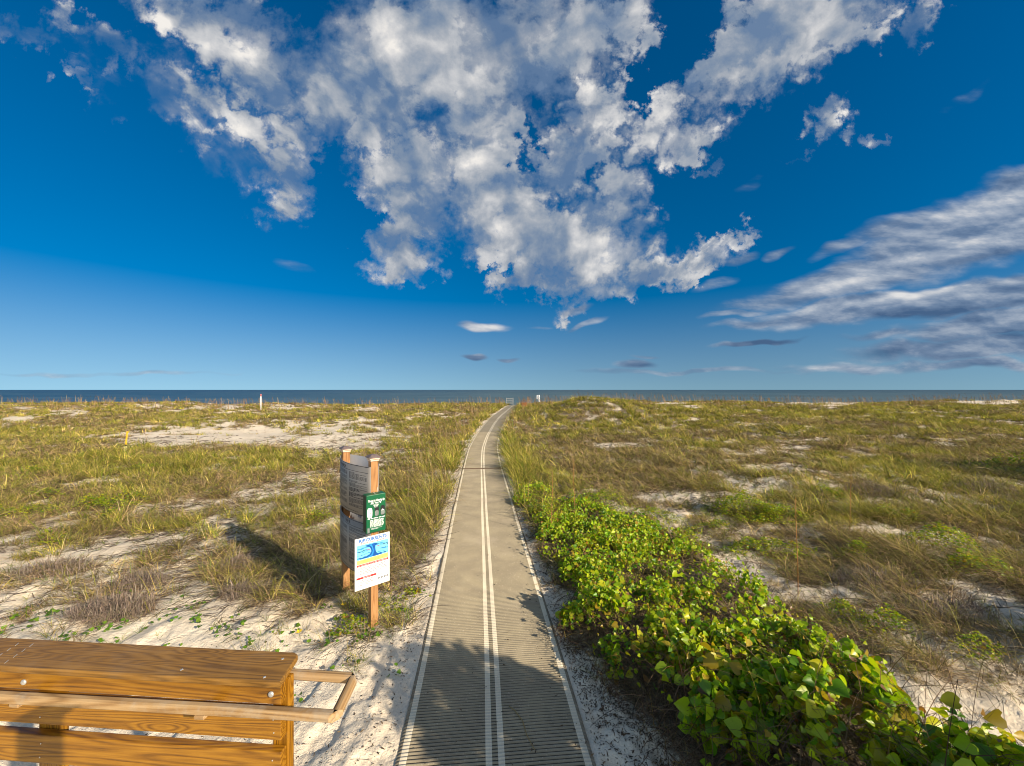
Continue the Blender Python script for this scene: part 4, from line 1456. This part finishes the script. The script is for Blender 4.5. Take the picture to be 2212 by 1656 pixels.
def make_sprigs():
    """small lone tufts on the open sand"""
    N = 8000
    x, y = scatter(N, 3.4, 17, 0.9)
    z = ground_z(x, y)
    c = cover(x, y, z)
    keep = (RNG.random(N) < np.clip(0.05 + c * 1.1, 0, .75)) & (c > 0.05) & ~on_path(x, y, 1.0) & (vine_in(x, y) < 0)
    x, y = x[keep], y[keep]
    nb = RNG.integers(7, 20, len(x))
    rep = np.repeat(np.arange(len(x)), nb); m = len(rep)
    th = RNG.random(m) * 6.28
    bx = x[rep] + .035 * np.cos(th) * RNG.random(m); by = y[rep] + .035 * np.sin(th) * RNG.random(m)
    gsz = RNG.uniform(.5, 1.2, len(x))[rep]
    kind = (RNG.random(len(x)) < .45)[rep]
    tint = np.where(kind[:, None], palette(STRAW, m) * .8, palette(GREEN, m) * np.array([.75, 1.0, .8]))
    V, F, T = blades(np.stack([bx, by, ground_z(bx, by, True) - .005], 1), th, RNG.uniform(.5, 1.4, m), RNG.uniform(.07, .24, m) * gsz, RNG.uniform(.2, 1.8, m), np.maximum(.004, y[rep] * .0009), tint)
    o = link_mesh('grass_sprigs', np_mesh('grass_sprigs', V, F, T), M_BLADE)
    tag(o, 'small sparse sprigs of grass dotted over the open sand', 'grass', kind='stuff')


def make_oats():
    """tall bleached stalks with seed heads, thickest beside the path and along the crest"""
    N = 17000
    x, y = scatter(N, 6, 60, 0.55)
    z = ground_z(x, y)
    d = np.abs(x - PATH_X(y))
    left_band = sstep(7.0, 1.2, PATH_X(y) - x) * (x < PATH_X(y)) * sstep(9, 13, y) * sstep(48, 36, y)
    right_band = sstep(5.0, 1.2, x - PATH_X(y)) * (x > PATH_X(y)) * sstep(10, 16, y) * 0.6
    crest = sstep(38, 46, y) * 0.30
    p = 0.05 + left_band + right_band * 0.6 + crest
    keep = (RNG.random(N) < np.clip(p * (0.6 + 1.6 * fbm(x * .5, y * .5, 2, 33)), 0, 1)) & ~on_path(x, y, 1.05) & (cover(x, y, z) > 0.3)
    x, y, z = x[keep], y[keep], z[keep]
    rep = np.repeat(np.arange(len(x)), 2)
    m = len(rep)
    x = x[rep] + RNG.normal(0, .12, m); y = y[rep] + RNG.normal(0, .12, m)
    z = ground_z(x, y) - .02
    L = RNG.uniform(0.55, 1.15, m) * (1 + .25 * sstep(40, 48, y))
    az = RNG.normal(2.7, 0.9, m)
    el = RNG.uniform(1.25, 1.56, m)
    dr = RNG.uniform(0.05, 0.5, m)
    w = np.maximum(0.0035, y * 0.00055)
    tint = palette([(4, (0.34, 0.225, 0.115)), (3, (0.27, 0.165, 0.085)), (2, (0.40, 0.29, 0.165)), (2, (0.22, 0.115, 0.06))], m)
    B = np.stack([x, y, z], 1)
    V1 = blades(B, az, el, L, dr, w, tint, seg=4, taper=0.5)
    # seed heads: short drooping blades near the top
    V = V1[0].reshape(m, 5, 2, 3)
    top = V[:, 4].mean(1); pre = V[:, 3].mean(1)
    rep = np.repeat(np.arange(m), 6)
    t = RNG.random(len(rep))
    hb = pre[rep] * (1 - t[:, None]) + top[rep] * t[:, None]
    V2 = blades(hb, az[rep] + RNG.normal(0, 1.0, len(rep)), el[rep] * RNG.uniform(.2, .8, len(rep)), RNG.uniform(.05, .11, len(rep)), np.full(len(rep), 1.2), w[rep] * 1.9, tint[rep] * 0.85, seg=2)
    V, F, T = join([V1, V2])
    o = link_mesh('sea_oats', np_mesh('sea_oats', V, F, T), M_STRAW)
    tag(o, 'tall thin tan seed stalks standing in the grass beside the path and along the crest', 'grass', kind='stuff')


def make_litter():
    """dead runners and twigs lying on the sand"""
    N = 110000
    x, y = scatter(N, 2.6, 24, 1.4)
    z = ground_z(x, y, True)
    c = cover(x, y, z)
    lines = fbm((x * 0.8 + y * 0.6) * 1.1, (y * 0.8 - x * 0.6) * 3.2, 3, 91)
    vin = vine_in(x, y)
    px_, py_ = proj(x, y, z)
    foot = sstep(1480, 1340, py_)
    p = (0.10 + 0.9 * np.clip(c * 2.0, 0, 1)) * (0.50 + 2.6 * lines) * (0.12 + 0.88 * foot) * (1 + .8 * sstep(10, 7, y) * (x < 0))
    p = p + 0.8 * sstep(-0.45, 0.1, vin) + 0.28 * (x > 3.2) * sstep(7, 5, y)
    keep = (RNG.random(N) < np.clip(p, 0, 1)) & ~on_path(x, y, 0.9)
    x, y, z = x[keep], y[keep], z[keep]
    m = len(x)
    L = RNG.uniform(0.06, 0.42, m)
    az = RNG.normal(0.65, 0.6, m) + np.where(RNG.random(m) < .5, 0, math.pi)
    el = RNG.uniform(-0.02, 0.55, m)
    V, F, T = blades(np.stack([x, y, z + 0.008], 1), az, el, L, el * 1.7 + RNG.normal(0, .2, m), np.maximum(0.005, y * 0.0015) * RNG.uniform(.6, 1.4, m), palette(TWIG, m) * .8, seg=4, taper=0.5)
    # crumbs of dead leaf, thickest beside the vine and along the mat's edges
    n = 9000
    y2 = RNG.uniform(2.6, 9.0, n) ** 1.0
    y2 = np.where(RNG.random(n) < .5, RNG.uniform(2.6, 5.0, n), y2)
    x2 = PATH_X(y2) + RNG.normal(0, 1, n) * 1.6
    x2 = np.where(RNG.random(n) < .45, VINE_L(y2) - np.abs(RNG.normal(0, .3, n)), x2)
    k = ~on_path(x2, y2, .82) | (RNG.random(n) < .05)
    x2, y2 = x2[k], y2[k]
    n = len(x2)
    z2 = np.where(on_path(x2, y2, .79), PATH_Z(y2) + .030, ground_z(x2, y2, True) + .004)
    V2 = blades(np.stack([x2, y2, z2], 1), RNG.random(n) * 6.28, RNG.uniform(0, .5, n), RNG.uniform(.008, .035, n), RNG.uniform(-.3, .8, n), RNG.uniform(.004, .014, n), palette([(4, (.10, .065, .04)), (2, (.17, .11, .06)), (2, (.05, .035, .025))], n), seg=2, taper=.6)
    V, F, T = join([(V, F, T), V2])
    o = link_mesh('twig_litter', np_mesh('twig_litter', V, F, T), M_TWIG)
    tag(o, 'dry brown runners and twigs strewn over the sand', 'litter', kind='stuff')


def leafy_patch(cx, cy, rx, ry, h, nleaf, size, label, name='leafy_plant', pal=LEAFG, group='low leafy plants among the dune grass'):
    """a low, spreading broad-leaved plant"""
    root = empty(name, (cx, cy, float(ground_z(cx, cy))))
    tag(root, label, 'plant', group)
    g0 = root.location.z
    n = nleaf
    n = int(n * 1.5)
    r = RNG.random(n) ** .6 * 1.25; a = RNG.random(n) * 2 * math.pi
    x = cx + rx * r * np.cos(a); y = cy + ry * r * np.sin(a)
    nz = fbm(x * 3, y * 3, 3, 13)
    ok = RNG.random(n) < np.clip(.95 - .62 * r + nz * 3.0, 0.0, 1)
    x, y, r, nz = x[ok], y[ok], r[ok], nz[ok]
    n = len(x)
    top = h * np.clip(1.1 - r ** 2, 0.22, 1) * np.clip(0.8 + nz * 2.4, .2, 2)
    zz = ground_z(x, y) + top * (1 - 0.65 * RNG.random(n) ** 2) + 0.01
    C = np.stack([x - cx, y - cy, zz - g0], 1)
    az = RNG.random(n) * 2 * math.pi
    D = np.stack([np.cos(az), np.sin(az), RNG.uniform(-.3, .6, n)], 1)
    Nn = np.stack([RNG.normal(.25, .5, n), RNG.normal(-.2, .5, n), np.ones(n)], 1)
    V, F, T = leaves(C, D, Nn, size * .72 * RNG.uniform(.5, 1.35, n), palette(pal, n) * np.array([.92, .84, 1.0]), 'small')
    link_mesh('foliage', np_mesh('foliage', V, F, T), M_LEAF, root, False)
    k = max(30, n // 8)
    i = RNG.choice(n, k)
    base = np.stack([C[i, 0] * .55, C[i, 1] * .55, ground_z(cx + C[i, 0] * .55, cy + C[i, 1] * .55) - g0 - .01], 1)
    az = np.arctan2(C[i, 1], C[i, 0]) + RNG.normal(0, .4, k)
    L = np.linalg.norm(C[i] - base, axis=1) * 1.1 + .03
    V, F, T = blades(base, az, RNG.uniform(.5, 1.3, k), L, RNG.uniform(.2, .9, k), np.full(k, max(.004, cy * .0006)), palette(TWIG, k), seg=3, taper=.5)
    link_mesh('stem', np_mesh('stem', V, F, T), M_TWIG, root)
    return root


def at(px, py, h=0.0):
    """ground point seen in that direction"""
    y = 8.0
    for _ in range(30):
        x = (px - 1106) / FOC * y
        y = 0.5 * y + 0.5 * min(FOC * (EYE - float(ground_z(x, y)) - h) / max(py - 842, 8), 70)
    return (px - 1106) / FOC * y, y


def make_leafy():
    P = [(325, 1015, .75, .34, .20, 900, .055, 'bright green leafy plant nearest the yellow stake'),
         (250, 1005, .35, .2, .16, 300, .05, 'small green leafy tuft beside the plant behind it, left of the stake'),
         (60, 1030, .60, .45, .26, 800, .06, 'yellow green leafy clump at the left edge, higher of the two there'),
         (30, 1110, .65, .4, .24, 800, .06, 'yellow green leafy clump at the left edge, lower of the two there'),
         (105, 1075, .4, .25, .18, 350, .05, 'small leafy tuft between the two clumps at the left edge'),
         (215, 1100, .70, .34, .24, 1000, .06, 'wide green leafy patch in the middle of the left field'),
         (285, 1085, .45, .26, .22, 520, .05, 'leafy patch touching the wide green patch on its seaward side'),
         (120, 1165, .45, .3, .2, 380, .055, 'green leafy plant on bare sand above the railing cap'),
         (235, 1125, .3, .22, .24, 300, .05, 'small upright leafy tuft in front of the wide green patch'),
         (470, 1065, .35, .2, .15, 260, .045, 'thin leafy tuft halfway between the wide patch and the notice board'),
         (880, 1080, .40, .45, .26, 600, .05, 'leafy green growth on the left edge of the mat behind the board'),
         (690, 1130, .35, .3, .22, 350, .045, 'leafy green growth just left of the notice board'),
         (865, 1300, .35, .28, .14, 420, .06, 'leafy growth between the front post and the mat'),
         (760, 1350, .35, .2, .10, 260, .065, 'creeping leaves around the foot of the front post'),
         (1600, 1115, .62, .5, .42, 1500, .06, 'tall bright bush beyond the vine thicket, largest on the right field'),
         (1680, 1120, .5, .4, .30, 900, .055, 'smaller bright bush against the side of the tall bush'),
         (1545, 1150, .45, .3, .26, 700, .05, 'bushy leafy plant just beyond the vine thicket edge'),
         (1480, 1180, .55, .3, .22, 700, .05, 'leafy plant where the grass meets the vine thicket'),
         (1660, 1195, .7, .3, .26, 1100, .055, 'reddish green leafy plant beside the tall thin reed'),
         (1790, 1070, .4, .3, .22, 420, .05, 'green tuft at the far side of the shaded sand'),
         (2030, 1190, .75, .45, .36, 1500, .065, 'broad bright plant growing past the shaded sand at right'),
         (2120, 1235, .55, .35, .3, 900, .065, 'bright leafy plant at the right edge beside the broad plant'),
         (1930, 1120, .5, .35, .26, 600, .055, 'dull green leafy plant behind the broad bright plant'),
         (1930, 1370, .28, .25, .26, 330, .05, 'upright green sprig between the vine thicket and the grey sand'),
         (2190, 1010, .9, .5, .4, 1000, .075, 'green bush at the right edge in front of the dune slope'),
         (1180, 1110, .5, .7, .32, 1100, .05, 'yellow green growth hugging the right edge of the mat before the thicket'),
         (1290, 1090, .7, .5, .34, 1300, .05, 'yellow green leafy growth at the far end of the thicket'),
         (1400, 1120, .6, .4, .28, 900, .05, 'leafy growth between the thicket and the open sand patch'),
         (1790, 1330, .4, .25, .2, 500, .05, 'low green plant on the grey sand against the thicket, nearest the tall reed'),
         (2080, 1400, .35, .25, .2, 420, .05, 'small green plant near the right edge beyond the near end of the thicket'),
         (1860, 1200, .45, .3, .25, 600, .05, 'yellow green plant in the middle of the shaded sand')]
    for px, py, rx, ry, h, n, s, lab in P:
        x, y = at(px, py)
        k = y / 7.0
        leafy_patch(x, y, rx * (0.6 + 0.4 * k), max(ry * (0.5 + .5 * k), .2), h, int(n * 1.3), s * (0.75 + .25 * k), lab)


def make_vine():
    """the thicket of round-leaved vine right of the mat"""
    def height(x, y, d):
        h0 = np.interp(y, [-2, 1.5, 2.6, 3.4, 4.5, 6, 8, 9.5, 12], [1.02, 0.98, 0.80, 0.62, 0.45, 0.34, 0.26, 0.22, 0.2])
        return h0 * np.clip(d / 0.34, 0, 1) ** 0.32 * (0.84 + 0.9 * fbm(x * 1.7, y * 1.7, 3, 65))
    root = empty('vine_thicket', (2.0, 4.0, 0.0))
    tag(root, 'sprawling thicket of round bright green vine leaves along the right side of the mat', 'vine')
    parts = []
    for (y0, y1, n, s0, s1) in ((-1.2, 1.6, 5200, .08, .12), (1.6, 3.4, 20000, .044, .084), (3.4, 5.5, 24000, .032, .058), (5.5, 8.5, 26000, .026, .048), (8.5, 12.0, 15000, .028, .048)):
        y = RNG.uniform(y0, y1, n)
        x = VINE_L(y) - .2 + RNG.random(n) * (VINE_R(y) - VINE_L(y) + .4)
        d = vine_in(x, y)
        hh = height(x, y, d)
        patch = fbm(x * 2.3, y * 2.3, 3, 67)
        bare = sstep(0.02, 0.16, fbm(x * 1.25 + 4, y * 1.25, 3, 69))
        bare = np.maximum(bare, 1.5 * sstep(3.9, 3.0, y) * sstep(.62, .25, x - VINE_L(y)))
        keep = (d > 0.02) & (RNG.random(n) < np.clip(0.52 + patch * 4.6 + 1.8 * fbm(x * 7, y * 7, 2, 99) - 0.65 * bare, 0.03, 1))
        x, y, d, hh = x[keep], y[keep], d[keep], hh[keep]
        m = len(x)
        depth = RNG.random(m) ** 1.5 * np.minimum(0.40, hh * .55)
        z = ground_z(x, y) + np.maximum(hh - depth, 0.04) + RNG.normal(0, .035, m)
        # sprays that stand proud of the mass
        sp = RNG.random(m) < .06
        z = z + sp * RNG.uniform(.04, .16, m)
        C = np.stack([x, y, z], 1)
        az = RNG.normal(math.pi * 1.05, 1.3, m)
        D = np.stack([np.cos(az), np.sin(az), RNG.uniform(-.75, .45, m)], 1)
        Nn = np.stack([RNG.normal(.66, .62, m), RNG.normal(-.66, .62, m), np.ones(m) * .62], 1)
        size = RNG.uniform(s0, s1, m) * np.clip(np.exp(RNG.normal(-.15, .38, m)), .35, 1.7)
        T = palette(LEAFG, m)
        young = RNG.random(m) < (0.05 + 0.18 * sstep(.05, .2, fbm(x * 1.9, y * 1.9, 2, 88)))
        T[young] = palette([(3, (.34, .26, .02)), (2, (.36, .16, .03)), (2, (.38, .36, .03))], int(young.sum()))
        parts.append(leaves(C, D, Nn, size, T, 'round', 0.22))
    V, F, T = join(parts)
    V = V - np.array([2.0, 4.0, 0.0])
    link_mesh('foliage', np_mesh('foliage', V, F, T), M_LEAF, root, True)['kind'] = 'stuff'
    # stems: arching brown runners inside and below the leaves
    n = 11000
    y = RNG.uniform(-0.5, 9.2, n)
    y = np.where(RNG.random(n) < .6, RNG.uniform(1.6, 4.8, n), y)
    x = VINE_L(y) - .25 + RNG.random(n) ** 1.5 * (VINE_R(y) - VINE_L(y) + .3)
    d = vine_in(x, y)
    k = d > -0.22
    x, y, d = x[k], y[k], d[k]
    m = len(x)
    hh = height(x, y, np.maximum(d, 0.03))
    z = ground_z(x, y) + RNG.random(m) ** .8 * hh * .95
    L = RNG.uniform(.15, .75, m) * np.clip(hh * 1.5, .3, 1)
    tint = palette([(4, (.105, .062, .036)), (3, (.17, .105, .06)), (1, (.26, .17, .05)), (2, (.06, .036, .024))], m)
    V, F, T = blades(np.stack([x, y, z], 1), RNG.random(m) * 6.28, RNG.uniform(-.35, 1.3, m), L, RNG.uniform(.3, 2.0, m), np.maximum(.004, y * .0009) * RNG.uniform(.7, 1.5, m), tint, seg=5, taper=.5)
    V = V - np.array([2.0, 4.0, 0.0])
    link_mesh('stem', np_mesh('stem', V, F, T), M_TWIG, root)['kind'] = 'stuff'


def dry_shrub(px, py, rx, ry, h, n, label):
    x0, y0 = at(px, py)
    g = float(ground_z(x0, y0))
    root = empty('dry_shrub', (x0, y0, g))
    tag(root, label, 'shrub', 'dead grey shrubs on the sand')
    parts = []
    a = RNG.random(n) * 6.28; r = np.sqrt(RNG.random(n))
    bx = rx * r * np.cos(a); by = ry * r * np.sin(a)
    bz = ground_z(x0 + bx, y0 + by) - g + RNG.random(n) * h * .55 * (1 - r ** 2)
    L = RNG.uniform(.06, .26, n) * (.5 + h)
    tint = palette([(4, (.26, .20, .155)), (3, (.19, .14, .105)), (2, (.34, .27, .21))], n)
    parts.append(blades(np.stack([bx, by, bz], 1), a + RNG.normal(0, 1.0, n), RNG.uniform(-.2, 1.4, n), L, RNG.normal(.8, 2.2, n), np.full(n, .006) * RNG.uniform(.6, 1.4, n), tint, seg=5, taper=.4))
    V, F, T = join(parts)
    link_mesh('twigs', np_mesh('twigs', V, F, T), M_TWIG, root)
    return root


def make_shrubs():
    for a in [(245, 1325, .50, .26, .34, 2600, 'large grey dead shrub on the sand behind the railing cap'),
              (300, 1265, .36, .22, .30, 1300, 'grey dead shrub behind the largest one, touching it'),
              (520, 1285, .26, .2, .26, 800, 'dark twiggy shrub between the largest dead shrub and the board'),
              (510, 1225, .24, .2, .28, 700, 'dead twiggy shrub on the line of the board shadow'),
              (120, 1235, .62, .32, .28, 1500, 'wide flattened brown shrub on the sand at the left'),
              (2140, 1065, 1.1, .6, .5, 1900, 'brown leafless shrub on the right below the dune slope'),
              (1890, 1065, .7, .5, .42, 1300, 'dark leafless shrub beyond the shaded sand'),
              (1880, 1260, .5, .32, .3, 1100, 'pale dead tangle on the shaded sand right of the thicket'),
              (2050, 1330, .55, .3, .22, 1000, 'low dead tangle nearest the right edge of the thicket')]:
        dry_shrub(*a)


def make_small():
    # creeping leaves on the bare sand by the railing and the board
    n = 420
    px_ = RNG.uniform(-40, 960, n); py_ = RNG.normal(1368, 36, n) + 0.02 * px_
    pts = [at(a, max(b, 1200)) for a, b in zip(px_, py_)]
    x = np.array([p[0] for p in pts]); y = np.array([p[1] for p in pts])
    cl = fbm(x * 1.6, y * 1.6, 3, 45)
    k = (RNG.random(n) < np.clip(.22 + 2.0 * cl, .06, 1)) & ~on_path(x, y, 1.0)
    x, y = x[k], y[k]
    rep = np.repeat(np.arange(len(x)), 3); m = len(rep)
    x = x[rep] + RNG.normal(0, .05, m); y = y[rep] + RNG.normal(0, .05, m)
    z = ground_z(x, y, True) + RNG.uniform(.01, .05, m)
    az = RNG.random(m) * 6.28
    D = np.stack([np.cos(az), np.sin(az), RNG.uniform(0, .7, m)], 1)
    Nn = np.stack([RNG.normal(.2, .4, m), RNG.normal(-.3, .4, m), np.ones(m)], 1)
    V, F, T = leaves(np.stack([x, y, z], 1), D, Nn, RNG.uniform(.022, .055, m), palette([(3, (.12, .24, .02)), (3, (.17, .29, .03)), (1, (.08, .15, .02))], m), 'round', .15)
    o = link_mesh('creeping_leaves', np_mesh('creeping_leaves', V, F, T), M_LEAF)
    tag(o, 'small round green leaves of a creeper scattered on the bare sand', 'ground cover', kind='stuff')
    # two yellow flowers
    my = plain('petal_yellow', (0.80, 0.55, 0.02), 0.6, 0.2, 0.08, 60)
    for px, py, lab in ((646, 1379, 'yellow flower on the sand just behind the railing cap'), (743, 1318, 'yellow flower on a low stem near the front post')):
        x, y = at(px, py)
        f = empty('yellow_flower', (x, y, float(ground_z(x, y)) - .01)); tag(f, lab, 'flower')
        m = MB()
        for k in range(5):
            a = k * 1.2566
            c, s = math.cos(a), math.sin(a)
            m.poly([(0, 0, .075), (.03 * math.cos(a - .5), .03 * math.sin(a - .5), .092), (.04 * c, .04 * s, .10), (.03 * math.cos(a + .5), .03 * math.sin(a + .5), .092)])
        m.build('petals', my, f)
        MB().tube([(0, 0, 0), (.004, 0, .04), (0, 0, .076)], .003, 6).build('stem', plain('flower_stem', (.08, .13, .02), .7, .2), f)
    # reeds that stand alone on the right
    mr = plain('reed', srgb(176, 126, 76), 0.8, 0.15, 0.2, 30)
    for px, pb, pt, lean, lab in ((1724, 1285, 1075, -.02, 'single tall bare reed rising from the edge of the vine thicket'),
                                  (1190, 1160, 1012, .03, 'bare reed beside the mat just beyond the vine thicket'),
                                  (1243, 1150, 985, -.03, 'bare reed among the grass right of the one beside the mat'),
                                  (1835, 1150, 985, .03, 'thin dark reed beyond the shaded sand on the right')):
        x, y = at(px, pb)
        h = (pb - pt) / FOC * y
        r0 = .0055 if px == 1724 else max(.004, y * .0007)
        o = MB().tube([(0, 0, -.05), (lean * h * .3, 0, h * .35), (lean * h * .8, .01, h * .7), (lean * h, .02, h)], [r0, r0, r0 * .9, r0 * .5], 6).build('reed_stalk', mr, None, True)
        o.location = (x, y, float(ground_z(x, y)))
        tag(o, lab, 'reed', 'reeds standing alone on the right')
    # a dry stem lying on the mat
    y0 = 3.55
    px0 = PATH_X(y0) + .14
    pts = [(0, 0, .006), (.05, -.05, .010), (.12, -.16, .008), (.15, -.30, .011), (.21, -.43, .006)]
    o = MB().tube(pts, [.0035, .004, .004, .0035, .003], 6).build('fallen_twig', plain('dry_stem', srgb(150, 128, 86), .8, .1), None, True)
    o.location = (float(px0), y0, float(PATH_Z(y0)) + .024)
    tag(o, 'thin dry bent twig lying on the ribbed mat', 'twig')


def make_shade_bushes():
    """taller shrubs beside the walkway, just outside the picture; they shade the sand on the right"""
    for k, (x, y, r, h, lab) in enumerate(((3.65, 0.6, 0.80, 2.7, 'tall narrow evergreen bush at the near end of the mat beside the boardwalk'),
                                          (8.8, 2.4, 1.3, 1.7, 'rounded evergreen bush beside the boardwalk beyond the vine thicket'),
                                          (7.0, 0.2, 1.1, 1.5, 'low evergreen bush behind the vine thicket'),
                                          (20.5, 11.0, 2.2, 2.8, 'dense evergreen bush standing far along the dune on the right'))):
        g = float(ground_z(x, y))
        root = empty('evergreen_bush', (x, y, g)); tag(root, lab, 'bush', 'evergreen bushes beside the walkway')
        n = 5600
        v = RNG.normal(0, 1, (n, 3)); v /= np.linalg.norm(v, axis=1, keepdims=True)
        rr = RNG.random(n) ** .33 * (1 + .45 * fbm(v[:, 0] * 2.5 + k * 7, v[:, 1] * 2.5 + v[:, 2], 3, 15))
        C = v * rr[:, None] * np.array([r, r, h * .5]) + np.array([0, 0, h * .52])
        C[:, 2] = np.maximum(C[:, 2], .1)
        D = RNG.normal(0, 1, (n, 3)); Nn = v + RNG.normal(0, .6, (n, 3)) + np.array([0, 0, .4])
        V, F, T = leaves(C, D, Nn, RNG.uniform(.08, .15, n), palette([(3, (.045, .085, .018)), (3, (.06, .11, .02)), (1, (.10, .14, .03))], n), 'small')
        link_mesh('crown', np_mesh('crown', V, F, T), M_LEAF, root, False)
        m = MB()
        for q in range(6):
            a = q * 1.05 + k
            m.tube([(0.06 * math.cos(a), 0.06 * math.sin(a), -.1), (.25 * r * math.cos(a), .25 * r * math.sin(a), h * .35), (.55 * r * math.cos(a + .3), .55 * r * math.sin(a + .3), h * .7)], [.045, .032, .012], 6)
        m.build('trunk', M_BROWNWOOD, root, True)


make_grass()
make_sprigs()
make_oats()
make_litter()
make_leafy()
make_vine()
make_shrubs()
make_small()
make_shade_bushes()
